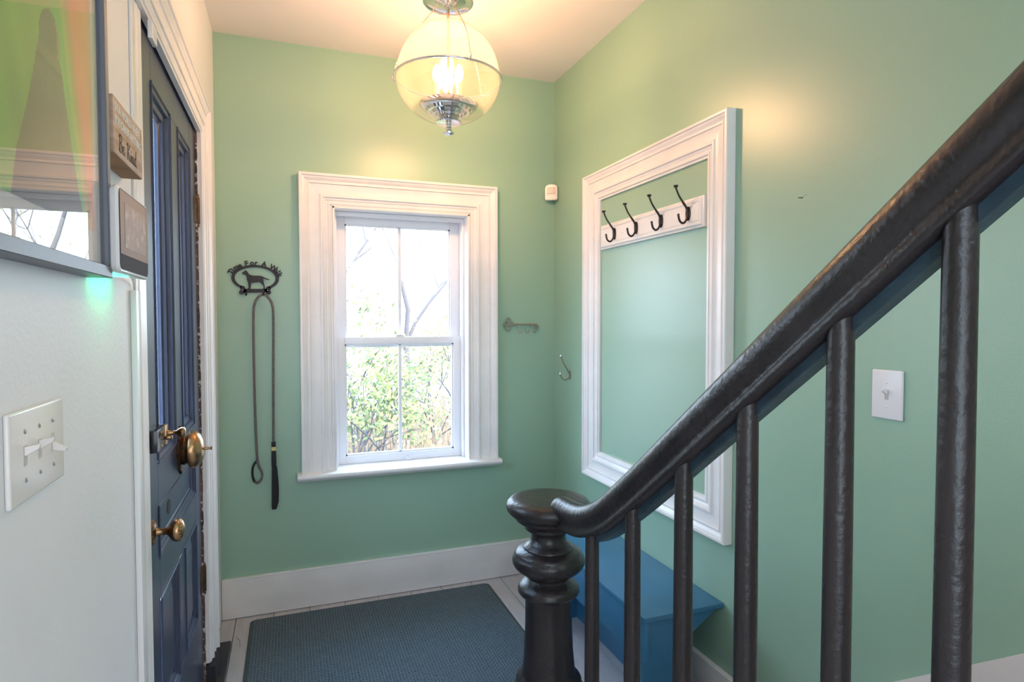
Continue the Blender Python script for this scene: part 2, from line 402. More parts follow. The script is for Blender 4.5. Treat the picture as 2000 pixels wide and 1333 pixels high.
# sash lock
bm = bmesh.new(); box(bm, .527, .573, 3.190, 3.212, 1.322, 1.329, bev=.002); box(bm, .532, .568, 3.188, 3.204, 1.329, 1.334, bev=.002)
obj('sash_lock', bm, M['vinyl'], win)
for xx in (.249, .853):
    bx('tilt_latch', (xx, xx+.005, 3.2185, 3.2225, 1.385, 1.412), M['vinyl'], win, bev=.001)
bx('sash_stop_block', (.575, .600, 3.172, 3.186, .668, .684), V, win, bev=.002)

# ================================================================= DOOR
XD = -.318
dr = empty('door_1'); struct(dr)
dy0, dy1, dz0, dz1 = 1.60, 2.497, .022, 2.128
T = .042
pan = {'paneA': (1.745, 2.003, 1.042, 2.003), 'paneB': (2.128, 2.368, 1.042, 2.003), 'mid': (1.742, 2.366, .797, .929), 'lowA': (1.750, 2.006, .345, .688), 'lowB': (2.129, 2.370, .345, .688)}
# stiles and rails
def db(n, y0, y1, z0, z1): return bx(n, (XD-T, XD, y0, y1, z0, z1), M['door'], dr, bev=.0015, seg=1)
db('stile', dy0, 1.7455, dz0, dz1); db('stile', 2.368, dy1, dz0, dz1)
db('top_rail', 1.746, 2.3675, 2.003, dz1); db('lock_rail', 1.746, 2.3675, .929, 1.042)
db('middle_rail', 1.746, 2.3675, .688, .797); db('bottom_rail', 1.746, 2.3675, dz0, .345)
db('muntin_stile', 2.0035, 2.1285, 1.0425, 2.0025); db('muntin_stile', 2.0065, 2.1285, .3455, .6875)
def panel_mould(p, depth, wd, step, name='panel_moulding'):
    y0, y1, z0, z1 = p
    prof = [(-.004, .001), (-.002, .004), (.002, .004), (.004, -.001), (wd*.35, -.002), (wd*.42, -depth*.45), (wd*.75, -depth*.55), (wd*.80, -depth*.85), (wd, -depth)]
    bm = bmesh.new(); rings = []
    for d, h in prof:
        rings.append([bm.verts.new((XD+h, y, z)) for y, z in ((y0+d, z0+d), (y1-d, z0+d), (y1-d, z1-d), (y0+d, z1-d))])
    for a, b in zip(rings, rings[1:]):
        for i in range(4): bm.faces.new([a[i], a[(i+1) % 4], b[(i+1) % 4], b[i]])
    return obj(name, bm, M['door'], dr, 25)
for k in ('paneA', 'paneB'):
    panel_mould(pan[k], .024, .044, 0)
    y0, y1, z0, z1 = pan[k]
    bx('door_glass', (XD-.028, XD-.024, y0+.040, y1-.040, z0+.040, z1-.040), M['glass'], dr)
for k in ('mid', 'lowA', 'lowB'):
    panel_mould(pan[k], .014, .030, 0)
    y0, y1, z0, z1 = pan[k]
    bm = bmesh.new(); box(bm, XD-.030, XD-.0135, y0+.026, y1-.026, z0+.026, z1-.026)
    if k != 'mid':   # raised field
        q = .022
        rings = [[bm.verts.new((h, y, z)) for y, z in ((y0+d, z0+d), (y1-d, z0+d), (y1-d, z1-d), (y0+d, z1-d))] for d, h in ((.038, XD-.0132), (.058, XD-.006))]
        for i in range(4): bm.faces.new([rings[0][i], rings[0][(i+1) % 4], rings[1][(i+1) % 4], rings[1][i]])
        bm.faces.new(rings[1])
    obj('panel', bm, M['door'], dr)
# key slot in the lock rail, dark pointed oval
bm = bmesh.new()
pts = [(.0, -.028), (.016, -.020), (.020, 0), (.016, .020), (0, .028), (-.016, .020), (-.020, 0), (-.016, -.020)]
prism_bm(bm, [(a*1.3, b*.75) for a, b in pts], (XD-.0129, 1.96, .868), (0, 1, 0), (0, 0, 1), (1, 0, 0), .0006); obj('bell_slot', bm, M['gap'], dr)
# knob (bronze) : axis +x
RX = Matrix.Rotation(PI/2, 4, 'Y')
kn = lathe('door_knob', [(0, 0), (.013, 0), (.011, .004), (.0085, .010), (.0085, .026), (.012, .030), (.018, .034), (.026, .041), (.0285, .049), (.027, .056), (.021, .062), (.010, .066), (0, .067)], M['brass'], dr, (XD+.004, 1.668, .887), RX)
tag(kn, 'aged bronze door knob')
lathe('rosette', [(0, 0), (.030, 0), (.030, .002), (.027, .005), (.022, .005), (.017, .008), (.012, .009), (0, .009)], M['brass_dark'], kn, (XD, 1.668, .887), RX)
bm = bmesh.new()
for i in range(26):
    a = 2*PI*i/26; lathe_bm(bm, [(0, -.002), (.0022, -.001), (.0022, .001), (0, .002)], 6, Matrix.Translation((XD+.004, 1.668+.0265*math.cos(a), .887+.0265*math.sin(a))), False)
for i in range(18):
    a = 2*PI*i/18; lathe_bm(bm, [(0, -.0018), (.002, -.0008), (.002, .0008), (0, .0018)], 6, Matrix.Translation((XD+.004+.0585, 1.668+.0235*math.cos(a), .887+.0235*math.sin(a))), False)
obj('beading', bm, M['brass'], kn, 60)
# rim lock
lk = bx('rim_lock', (XD, XD+.026, 1.605, 1.700, 1.092, 1.146), M['japan'], dr, bev=.003); tag(lk, 'black and brass rim lock with a thumb knob')
bx('brass_edge', (XD, XD+.028, 1.700, 1.722, 1.094, 1.144), M['brass'], lk, bev=.002)
lathe('thumb_knob', [(0, 0), (.010, 0), (.007, .005), (.005, .012), (.005, .022), (.010, .028), (.0135, .034), (.0135, .039), (.009, .043), (0, .044)], M['brass'], lk, (XD+.026, 1.712, 1.122), RX, 28)
lathe('lock_stud', [(0, 0), (.005, 0), (.006, .003), (.004, .012), (.006, .014), (0, .016)], M['brass'], lk, (XD+.026, 1.703, 1.112), RX, 16)
for zz in (1.102, 1.134): lathe('lock_screw', [(0, 0), (.004, 0), (.0035, .0015), (0, .002)], M['brass'], lk, (XD+.026, 1.65, zz), RX, 12)
# twist doorbell
by, bz = 2.065, 1.010
bl = lathe('door_bell', [(.004, .030), (.030, .030), (.052, .027), (.057, .030), (.0575, .036), (.0555, .047), (.046, .058), (.028, .066), (.010, .069), (0, .0695)], M['brass'], dr, (XD, by, bz), RX, 48, cap=False); tag(bl, 'domed bronze doorbell on a dark cast backplate')
bm = bmesh.new(); N_ = 48
poly = []
for i in range(N_):
    a = 2*PI*i/N_; r = .057+.006*math.cos(4*a)+.003*math.cos(12*a); poly.append((r*math.cos(a)*.9, r*math.sin(a)*1.12))
prism_bm(bm, poly, (XD, by, bz), (0, 1, 0), (0, 0, 1), (1, 0, 0), .007); obj('backplate', bm, M['brass_dark'], bl, 40)
bm = bmesh.new(); lathe_bm(bm, [(0, 0), (.044, 0), (.046, .01), (.040, .020), (.043, .026), (0, .026)], 24, Matrix.Translation((XD+.006, by, bz)) @ RX); obj('bell_housing', bm, M['brass_dark'], bl, 30)
bm = bmesh.new(); tube_bm(bm, [(XD+.069, by, bz), (XD+.086, by, bz), (XD+.089, by, bz)], [.0045, .004, .007], 12); obj('bell_turn', bm, M['brass'], bl, 40)
# hinges
for zz in (1.813, .435):
    h = empty('hinge'); h.parent = dr; tag(h, 'dark cast butt hinge')
    bx('hinge_leaf', (XD, XD+.003, 2.462, 2.497, zz-.048, zz+.048), M['brass_dark'], h, bev=.0008)
    lathe('hinge_pin', [(0, -.062), (.003, -.060), (.005, -.055), (.003, -.050), (.0065, -.048), (.0065, -.0165), (.0055, -.016), (.0065, -.0155), (.0065, .0155), (.0055, .016), (.0065, .0165), (.0065, .048), (.003, .050), (.005, .055), (.003, .060), (0, .062)], M['brass_dark'], h, (XD+.008, 2.503, zz), None, 14)
# door casing and jambs
dc = empty('trim_3'); struct(dc)
def dmould(W, H, h0):
    return [(d, h0+(h-.25*H)*(H-h0)/(.75*H)) for d, h in moulding(W, H)]
pfd = dmould(.120, .0375, .015)
Xw = XL+.0005; dco = 2.628; dzo = 2.224
casing_piece(pfd, ((Xw, dco, .105), (Xw, dco, dzo)), (0, -1, 0), (0, -1, -1), (1, 0, 0), 'side_casing', M['trim'], dc)
casing_piece(pfd, ((Xw, 1.40, dzo), (Xw, dco, dzo)), (0, 0, -1), (0, -1, -1), (1, 0, 0), 'head_casing', M['trim'], dc)
pn = [(d*.74, h) for d, h in [(0, .004), (.004, .0045), (.020, .005), (.024, .004), (.060, .0045), (.064, .0055), (.075, .006), (.078, .0045), (.104, .005), (.108, .006), (.1145, .006), (.116, .004)]]
casing_piece(pn, ((Xw, 1.502, .002), (Xw, 1.502, 2.103)), (0, 1, 0), (0, 1, 0), (1, 0, 0), 'side_casing', M['trim'], dc)
bx('jamb', (XL-.16, XL-.001, 1.5855, 1.597, .0, 2.134), M['trim'], dc)
bx('jamb', (XL-.16, XL-.0015, 2.5045, 2.5145, .0, 2.134), M['brass_dark'] if False else M['trim'], dc)
bx('head_jamb', (XL-.16, XL-.001, 1.597, 2.5045, 2.130, 2.1345), M['trim'], dc)
wj = speckle(mat('worn_jamb_wood', (.12, .065, .04), .8, bump=.8, bscale=90, var=.5, vscale=30, aniso=(1, 1, .3)), (.75, .66, .58), 60, .56, 1)
bm = bmesh.new(); rj = random.Random(3); z = .03
while z < 2.10:
    dz = rj.uniform(.015, .05); box(bm, XL-.006, XL+.0005+rj.uniform(0, .0015), 2.4985, 2.507+rj.uniform(-.001, .0035), z, min(z+dz, 2.115)); z += dz
obj('worn_jamb_edge', bm, wj, dc)
# threshold
th = bx('threshold', (XL-.16, -.252, 1.60, 2.50, .0005, .020), M['gap'], None, bev=.003)
th.data.materials.clear(); th.data.materials.append(mat('dark_threshold_paint', (.030, .026, .034), .55, bump=.5, bscale=60, var=.3, vscale=20))
bx('threshold_nose', (XL+.0008, -.252, 2.50, 2.832, .0008, .020), th.data.materials[0], th, bev=.003)
struct(th)
bm = bmesh.new(); prism_bm(bm, [(2.5, .0205), (2.636, .0205), (2.632, .104), (2.60, .112), (2.585, .098), (2.56, .106), (2.545, .090), (2.52, .100), (2.5, .094)], (XL+.0005, 0, 0), (0, 1, 0), (0, 0, 1), (1, 0, 0), .034); obj('worn_block', bm, th.data.materials[0], th)
# raceway and contact sensor
rw = bx('cable_raceway', (XL+.0005, XL+.012, 1.463, 1.5015, .20, 1.468), M['echo'], None, bev=.0015)
tag(rw, 'white plastic cable channel running down the near door casing', 'cable cover')
tube('power_lead', [(XL+.006, 1.484, 1.467), (XL+.006, 1.484, 1.475), (XL+.007, 1.470, 1.484), (XL+.02, 1.38, 1.492)], .0016, M['echo'], rw, 8)
cs = bx('contact_sensor', (XL+.0295, XL+.040, 1.605, 1.660, 2.066, 2.108), M['echo'], None, bev=.003)
cs.data.transform(Matrix.Translation((-.014, 0, -.012))); tag(cs, 'small white alarm contact fixed at the top of the door', 'sensor')
bx('sensor_cap_line', (XL+.0258, XL+.0263, 1.610, 1.655, 2.066, 2.0675), M['screw'], cs)

# ================================================================= EMPTY MOULDED FRAME on right wall
fr = empty('wall_frame'); tag(fr, 'large empty white moulded frame on the green wall around the coat hooks', 'frame')
fy0, fy1, fz0, fz1 = 1.634, 2.680, .645, 2.107
pm = moulding(.131, .036)
X_ = XR-.0005
casing_piece(pm, ((X_, fy0, fz0), (X_, fy0, fz1)), (0, 1, 1), (0, 1, -1), (-1, 0, 0), 'frame_side', M['trim'], fr)
casing_piece(pm, ((X_, fy1, fz0), (X_, fy1, fz1)), (0, -1, 1), (0, -1, -1), (-1, 0, 0), 'frame_side', M['trim'], fr)
casing_piece(pm, ((X_, fy0, fz1), (X_, fy1, fz1)), (0, 1, -1), (0, -1, -1), (-1, 0, 0), 'frame_rail', M['trim'], fr)
casing_piece(pm, ((X_, fy0, fz0), (X_, fy1, fz0)), (0, 1, 1), (0, -1, 1), (-1, 0, 0), 'frame_rail', M['trim'], fr)

# coat hook board
hb = empty('coat_rack'); tag(hb, 'white wooden coat rack with four dark hooks inside the white frame', 'coat rack')
by0, by1, bz0, bz1 = 1.775, 2.530, 1.738, 1.850
bm = bmesh.new()
rings = [[bm.verts.new((XR-h, y, z)) for y, z in ((by0+d, bz0+d), (by1-d, bz0+d), (by1-d, bz1-d), (by0+d, bz1-d))] for d, h in ((0, .0006), (0, .013), (.003, .015), (.006, .0155), (.009, .019), (.012, .021), (.018, .021), (.021, .0185), (.023, .0185), (.025, .020))]
for a, b in zip(rings, rings[1:]):
    for i in range(4): bm.faces.new([a[i], a[(i+1) % 4], b[(i+1) % 4], b[i]])
bm.faces.new(rings[-1]); bm.faces.new(rings[0])
obj('board', bm, M['trim'], hb, 30)
def coat_hook(y, zc, x0, parent, m, s=1.0, name='hook'):
    h = empty(name); h.parent = parent
    bm = bmesh.new(); poly = [(.013*s*math.cos(2*PI*i/24), .026*s*math.sin(2*PI*i/24)) for i in range(24)]
    ring_plate(bm, poly, [(a*.62, b*.80) for a, b in poly], lambda a, b: Vector((x0, y+a, zc+b)), .004*s, (-1, 0, 0)); box(bm, x0-.005*s, x0-.001, y-.0022*s, y+.0022*s, zc-.022*s, zc+.022*s); obj('hook_plate', bm, m, h, 40)
    q = lambda dx, dz: (x0-dx*s, y, zc+dz*s)
    bm = bmesh.new()
    tube_bm(bm, smoothpts([q(.002, -.014), q(.004, .004), q(.010, .022), q(.024, .040), (x0-.040*s, y, zc+.060*s), q(.050, .078), q(.056, .092)], 5), [.005*s]*6+[.0045*s]*10+[.0035*s]*15, 8)
    obj('upper_prong', bm, m, h, 60)
    bm = bmesh.new()
    tube_bm(bm, smoothpts([q(.002, .010), q(.005, -.012), q(.014, -.030), q(.026, -.036), q(.038, -.028), q(.043, -.012), q(.044, -.003)], 5), .0042*s, 8)
    obj('lower_prong', bm, m, h, 60)
    lathe('hook_tip', [(0, -.003*s), (.006*s, -.002*s), (.0085*s, .002*s), (.0085*s, .006*s), (0, .007*s)], m, h, q(.056, .093), None, 12)
    return h
for y in (2.390, 2.210, 2.029, 1.857): coat_hook(y, 1.796, XR-.020, hb, M['bronze'])
lathe('screw', [(0, 0), (.004, 0), (.003, .0015), (0, .002)], M['trim'], hb, (XR-.020, 2.325, 1.793), Matrix.Rotation(-PI/2, 4, 'Y'), 10)

# nickel double hook
dh = empty('double_hook'); tag(dh, 'polished nickel double coat hook on the green wall near the corner', 'hook')
M4 = None
h = bmesh.new(); prism_bm(h, [(.009*math.cos(2*PI*i/20), .024*math.sin(2*PI*i/20)) for i in range(20)], (XR-.0005, 2.885, 1.118), (0, 1, 0), (0, 0, 1), (-1, 0, 0), .004); obj('hook_plate', h, M['nickel'], dh, 40)
q = lambda dx, z: (XR-dx, 2.885, z)
bm = bmesh.new(); tube_bm(bm, smoothpts([q(.003, 1.112), q(.008, 1.128), q(.020, 1.150), q(.036, 1.176), q(.048, 1.200), q(.054, 1.216)], 5), .0038, 8); obj('upper_prong', bm, M['nickel'], dh, 60)
bm = bmesh.new(); tube_bm(bm, smoothpts([q(.003, 1.118), q(.008, 1.104), q(.020, 1.095), q(.036, 1.093), q(.050, 1.104), q(.057, 1.122)], 5), .0036, 8); obj('lower_prong', bm, M['nickel'], dh, 60)
for (a, z) in ((.055, 1.220), (.058, 1.126)):
    lathe('hook_tip', [(0, -.008), (.005, -.006), (.007, 0), (.005, .006), (0, .007)], M['chrome'], dh, q(a, z), None, 14)

# ================================================================= MOTION SENSOR in corner
ms = empty('motion_sensor'); tag(ms, 'white motion detector mounted high in the corner of the green walls', 'motion sensor')
bm = bmesh.new(); prism_bm(bm, [(-.034, 0), (.034, 0), (.034, .066), (.031, .076), (.020, .083), (0, .086), (-.020, .083), (-.031, .076), (-.034, .066)], (0, 0, 0), (1, 0, 0), (0, 0, 1), (0, 1, 0), .026)
RM = Matrix.Translation((1.358, 3.0455, 2.070)) @ Matrix.Rotation(math.radians(-32), 4, 'Z')
bm.transform(RM); bmesh.ops.bevel(bm, geom=list(bm.edges), offset=.004, segments=2, affect='EDGES'); obj('housing', bm, M['plate'], ms, 40)
bm = bmesh.new()
for i in range(10):
    a = -1.0+2.0*i/9; 
for i in range(8):
    xx = -.024+i*.006; box(bm, xx, xx+.0056, -.004-.004*math.cos((xx+.003)*55), .001, .034, .068)
bm.transform(RM); obj('lens', bm, M['sensor_lens'], ms)
bm = bmesh.new(); box(bm, -.030, .030, -.001, .001, .026, .0275); bm.transform(RM); obj('seam', bm, M['screw'], ms)
bm = bmesh.new(); prism_bm(bm, [(-.016, -.016), (.014, -.018), (.014, .012)], (1.381, 3.077, 2.085), (1, 0, 0), (0, 1, 0), (0, 0, 1), .05); obj('corner_bracket', bm, M['plate'], ms)

# ================================================================= WALK SIGN (flat black steel) + LEASH
ws = empty('leash_holder'); tag(ws, 'black steel wall plaque reading Time For A Walk with a dog silhouette', 'sign')
YS = YB-.006; KX, KZ = .002216, .00240
def P2(cx, cy):   # crop coordinates (6.665 px per photo px) -> wall coordinates
    u = 420+cx/6.665; v = 480+cy/6.665
    return (-.148+(u-497)*KX, 1.6155-(v-540)*KZ+(u-497)*.00004)
to3 = lambda a, b: Vector((a, YS, b))
def pr(bm, poly): prism_bm(bm, poly, (0, YS, 0), (1, 0, 0), (0, 0, 1), (0, -1, 0), .0025)
# oval band, open at the bottom
bm = bmesh.new(); c0 = P2(520, 420)
n = 64; O = []; I = []
a0, a1 = math.radians(-52), math.radians(232)
for i in range(n+1):
    a = a0+(a1-a0)*i/n
    O.append((c0[0]+.1035*math.cos(a), c0[1]+.0615*math.sin(a))); I.append((c0[0]+.0885*math.cos(a), c0[1]+.0505*math.sin(a)))
for i in range(n): pr(bm, [O[i], O[i+1], I[i+1], I[i]])
bmesh.ops.remove_doubles(bm, verts=bm.verts, dist=1e-5)
obj('oval_band', bm, M['iron'], ws)
dog = [(348, 360), (352, 347), (368, 340), (376, 328), (392, 321), (408, 324), (420, 338), (432, 360), (448, 374), (480, 386), (530, 388), (580, 388), (612, 396), (640, 412), (680, 428), (708, 436), (706, 443), (680, 443), (650, 436), (628, 425), (626, 445), (630, 480), (640, 515), (644, 548), (648, 566), (622, 566), (618, 556), (628, 545), (622, 520), (600, 498), (575, 474), (545, 476), (500, 480), (464, 486), (460, 520), (454, 545), (456, 566), (418, 566), (416, 556), (430, 545), (428, 510), (424, 480), (416, 462), (408, 440), (408, 410), (398, 388), (382, 374), (362, 374)]
bm = bmesh.new(); pr(bm, [P2(*p) for p in dog]); obj('dog_silhouette', bm, M['iron'], ws)
bm = bmesh.new(); pr(bm, [P2(*p) for p in ((360, 562), (690, 560), (690, 610), (360, 612))]); 
for (cx, cy) in ((352, 552), (340, 605), (385, 585), (690, 558), (692, 608), (655, 580)):
    r = 34 if cx in (352, 340, 690, 692) else 22
    pr(bm, [P2(cx+r*math.cos(2*PI*i/18), cy+r*.9*math.sin(2*PI*i/18)) for i in range(18)])
obj('bone_bar', bm, M['iron'], ws)
for cx, cy in ((356, 576), (680, 580)):
    a, b = P2(cx, cy); lathe('screw', [(0, 0), (.0028, 0), (.002, .0015), (0, .002)], M['chrome'], ws, (a, YS-.0025, b), Matrix.Rotation(PI/2, 4, 'X'), 12)
for cx in (400, 626):
    a, b = P2(cx, 615)
    bm = bmesh.new(); tube_bm(bm, smoothpts([(a, YS-.001, b+.006), (a, YS-.008, b-.004), (a, YS-.022, b-.010), (a, YS-.034, b-.008), (a, YS-.036, b+.001)], 4), .0042, 8); obj('peg', bm, M['iron'], ws, 60)
# lettering follows the oval
bm = bmesh.new()
txt = 'Time For A Walk'; adv = {'T': 1.05, 'i': .5, 'm': 1.25, 'e': .85, ' ': .52, 'F': 1.0, 'o': .9, 'r': .75, 'A': 1.15, 'W': 1.5, 'a': .9, 'l': .5, 'k': .9}
tot = sum(adv[c] for c in txt); th0, th1 = math.radians(168), math.radians(10); s = 0
for c in txt:
    mid = (s+adv[c]/2)/tot; s += adv[c]
    if c == ' ': continue
    a = th0+(th1-th0)*mid
    px, pz = c0[0]+.1045*math.cos(a), c0[1]+.0625*math.sin(a)
    nx, nz = math.cos(a)/.104, math.sin(a)/.062; L = math.hypot(nx, nz); nx /= L; nz /= L
    ang = math.atan2(-nx, nz)
    R4 = Matrix.Translation((px, YS-.0013, pz)) @ Matrix.Rotation(-ang, 4, 'Y') @ Matrix.Rotation(PI/2, 4, 'X') @ Matrix.Translation((-.0096*adv[c]*.72, -.002, 0))
    text_bm(bm, c, .032, R4, extrude=.0012, bold=.0014)
obj('lettering', bm, M['iron'], ws)

lp = empty('dog_leash'); tag(lp, 'grey rope dog leash with black handle hanging from the steel plaque', 'leash')
YL = YB-.034
hx = P2(626, 615)[0]
path = [(-.1480, YL+.012, .742), (-.1530, YL+.012, .90), (-.1570, YL+.012, 1.20), (-.1560, YL+.010, 1.42), (-.1500, YL+.004, 1.485), (-.1320, YL, 1.520), (hx+.001, YL-.002, 1.5305), (-.0930, YL, 1.520), (-.0740, YL+.004, 1.485), (-.0690, YL+.010, 1.42), (-.0720, YL+.014, 1.20), (-.0750, YL+.015, .95), (-.0760, YL+.015, .815)]
bm = bmesh.new(); tube_bm(bm, smoothpts(path, 8), .0058, 10); obj('rope', bm, M['rope'], lp, 80)
bm = bmesh.new(); loop = [(-.1480, YL+.012, .745), (-.142, YL+.012, .715), (-.130, YL+.012, .690), (-.1285, YL+.012, .665), (-.138, YL+.012, .645), (-.152, YL+.012, .638), (-.162, YL+.012, .650)]
tube_bm(bm, smoothpts(loop, 6), .0056, 10); obj('rope_loop', bm, M['rope'], lp, 80)
bm = bmesh.new(); tube_bm(bm, smoothpts([(-.162, YL+.012, .645), (-.1685, YL+.012, .668), (-.170, YL+.012, .695), (-.166, YL+.012, .720), (-.156, YL+.012, .737), (-.149, YL+.012, .741)], 6), .0078, 10, flat=.7); obj('leather_stop', bm, M['black'], lp, 80)
lathe('slip_ring', [(.0060, -.0025), (.0085, -.0025), (.0085, .0025), (.0060, .0025), (.0060, -.0025)], M['nickel'], lp, (-.1480, YL+.012, .742), Matrix.Rotation(.3, 4, 'X') @ Matrix.Rotation(-.35, 4, 'Y'), 20, cap=False)
# black webbing handle, folded flat loop
def strap(pts, ws_, th=.003):
    bm = bmesh.new(); A = []; B = []
    for (x, z, y), w_ in zip(pts, ws_):
        A.append([bm.verts.new((x-w_/2, y, z)), bm.verts.new((x+w_/2, y, z)), bm.verts.new((x+w_/2, y+th, z)), bm.verts.new((x-w_/2, y+th, z))])
    for a, b in zip(A, A[1:]):
        for k in range(4): bm.faces.new([a[k], a[(k+1) % 4], b[(k+1) % 4], b[k]])
    bm.faces.new(A[0]); bm.faces.new(A[-1]); return bm
y_ = YL+.006
obj('handle', strap([(-.0755, .829, y_), (-.0755, .80, y_-.002), (-.075, .74, y_-.003), (-.0750, .70, y_-.002), (-.0745, .64, y_-.004), (-.0745, .58, y_-.003), (-.0755, .52, y_), (-.0765, .505, y_+.001)], [.0195, .0195, .022, .019, .022, .024, .024, .019], .012), M['black'], lp, 40)
obj('handle_fold', strap([(-.068, .71, y_+.013), (-.064, .65, y_+.013), (-.062, .60, y_+.013), (-.063, .54, y_+.013), (-.070, .508, y_+.013)], [.012, .014, .015, .014, .012], .004), M['black'], lp, 40)
bx('tag_band', (-.0850, -.0655, y_-.0035, y_+.012, .788, .806), M['yellow'], lp, bev=.001)

# ================================================================= KEY RACK
kr = empty('key_rack'); tag(kr, 'small metal key shaped rack with three hooks beside the window', 'key rack')
kz = 1.3865; ky = YB-.010
bm = bmesh.new()
for (cx, cz, r) in ((1.121, kz+.021, .0135), (1.107, kz+.001, .0115), (1.137, kz+.001, .0115), (1.121, kz-.020, .0150)):
    tube_bm(bm, [(cx+r*math.cos(2*PI*i/24), ky, cz+r*math.sin(2*PI*i/24)) for i in range(25)], .0030, 8, cap=False)
obj('key_bow', bm, M['nickel'], kr, 60)
lathe('key_shaft', [(0, 0), (.0035, 0), (.006, .004), (.0035, .008), (.0065, .012), (.004, .017), (.0043, .090), (.0065, .094), (.0065, .101), (.0043, .105), (.0043, .112), (.0055, .114), (.0055, .119), (.004, .122), (.004, .140), (0, .142)], M['nickel'], kr, (1.150, ky, kz), Matrix.Rotation(PI/2, 4, 'Y'), 16)
for hx_ in (1.178, 1.221, 1.264):
    bm = bmesh.new(); tube_bm(bm, smoothpts([(hx_, ky-.001, kz), (hx_, ky-.002, kz-.020), (hx_+.001, ky-.003, kz-.036), (hx_+.004, ky-.012, kz-.046), (hx_+.010, ky-.020, kz-.044), (hx_+.012, ky-.022, kz-.030)], 4), .0021, 8); obj('hook', bm, M['nickel'], kr, 60)
bm = bmesh.new()
for a, b, c, d in ((1.279, 1.284, -.028, 0), (1.284, 1.297, -.028, -.021), (1.289, 1.297, -.021, -.011), (1.284, 1.289, -.011, -.004), (1.297, 1.302, -.018, -.006)):
    box(bm, a, b, ky-.002, ky+.002, kz+c, kz+d)
obj('key_bit', bm, M['nickel'], kr)
for xx in (1.160, 1.246): bx('mount_pad', (xx, xx+.006, ky, YB-.0002, kz-.004, kz+.004), M['nickel'], kr)

# ================================================================= SWITCHES
def switch(name, face, y0, y1, z0, z1, X, toggles, m, label):
    t = empty(name); tag(t, label, 'light switch')
    s = face
    bm = bmesh.new(); box(bm, min(X, X+s*.0065), max(X, X+s*.0065), y0, y1, z0, z1, bev=.0045, seg=3); obj('plate', bm, m, t, 40)
    zc = (z0+z1)/2
    for (y, upd) in toggles:
        g = empty('toggle'); g.parent = t
        xf = X+s*.0065
        bm = bmesh.new(); box(bm, min(xf, xf+s*.0004), max(xf, xf+s*.0004), y-.0052, y+.0052, zc-.0125, zc+.0125); obj('toggle_slot', bm, M['screw'], g)
        bm = bmesh.new(); d = .0085*upd
        prism_bm(bm, [(-.002, -.0060), (.003, -.0052), (.0150, d*.7-.0034), (.0160, d*.7+.0005), (.0142, d*.7+.0030), (.003, .0052), (-.002, .0060)], (xf, y-.0034, zc+.0055*upd), (s, 0, 0), (0, 0, 1), (0, 1, 0), .0068); bmesh.ops.bevel(bm, geom=list(bm.edges), offset=.0008, segments=1, affect='EDGES'); obj('toggle_lever', bm, m, g, 40)
        for dz in (-.030, .030):
            bm = bmesh.new(); lathe_bm(bm, [(0, 0), (.0034, 0), (.0028, .0011), (0, .0016)], 14, Matrix.Translation((xf, y, zc+dz)) @ Matrix.Rotation(s*PI/2, 4, 'Y')); obj('screw', bm, M['screw'] if m == M['plate'] else m, t, 60)
    return t
switch('light_switch', 1, .8520, 1.0305, 1.180, 1.293, XL+.0003, [(.8955, 1), (.9415, 1), (.988, -.9)], M['plate'], 'ivory three gang light switch plate on the white wall in the foreground')
switch('light_switch', -1, 1.0345, 1.1165, 1.157, 1.279, XR-.0003, [(1.0755, 1)], M['plate_w'], 'white single light switch seen between the balusters on the green wall')

# ================================================================= PICTURE
pc = empty('framed_picture'); tag(pc, 'framed lighthouse print under glass hanging on the white wall', 'picture')
py0, py1, pz0, pz1 = .46, 1.181, 1.474, 2.26; XP = -.2755; fw = .019
for n, d in (('frame_rail', (XL+.0005, XP, py0, py1, pz0, pz0+fw)), ('frame_rail', (XL+.0005, XP, py0, py1, pz1-fw, pz1)), ('frame_side', (XL+.0005, XP, py0, py0+fw, pz0+fw, pz1-fw)), ('frame_side', (XL+.0005, XP, py1-fw, py1, pz0+fw, pz1-fw))):
    bx(n, d, M['frame'], pc, bev=.0012, seg=1)
bx('glazing', (XP-.0085, XP-.0065, py0+fw, py1-fw, pz0+fw, pz1-fw), M['picglass'], pc)
bx('mount', (XL+.001, XP-.0115, py0+fw, py1-fw, pz0+fw, pz1-fw), M['mat'], pc)
# print: colours computed per vertex (aurora sky, dark lighthouse)
iy0, iy1, iz0, iz1 = py0+fw+.048, py1-fw-.036, pz0+fw+.05, pz1-fw-.05
XI = XP-.0108
NY, NZ = 200, 230
def tower(y, z):
    zz = z-1.52; cy = .985
    def hw(z):
        if z < 1.730: return .125-(z-1.52)*.30
        if z < 1.790: return .0
        return 0
    return None
def hash2(i, j):
    h = math.sin(i*127.1+j*311.7)*43758.5453; return h-math.floor(h)
def vn(x, y):
    i, j = math.floor(x), math.floor(y); fx, fy = x-i, y-j; fx = fx*fx*(3-2*fx); fy = fy*fy*(3-2*fy)
    return (hash2(i, j)*(1-fx)+hash2(i+1, j)*fx)*(1-fy)+(hash2(i, j+1)*(1-fx)+hash2(i+1, j+1)*fx)*fy
TW = [(1.48, .80, 1.115), (1.598, .838, 1.050), (1.640, .861, 1.032), (1.675, .879, 1.018), (1.715, .898, 1.001), (1.735, .905, .996), (1.752, .912, .986), (1.758, .915, .990), (1.775, .916, .989), (1.792, .926, .983), (1.800, .936, .976), (1.807, .952, .960)]
def inside(y, z):
    if z > TW[-1][0] or z < TW[0][0]: return None
    for a, b in zip(TW, TW[1:]):
        if a[0] <= z <= b[0]:
            t = (z-a[0])/max(1e-6, b[0]-a[0]); l = a[1]+(b[1]-a[1])*t; r = a[2]+(b[2]-a[2])*t
            return (y-l)/(r-l) if l <= y <= r else None
verts = []; cols = []
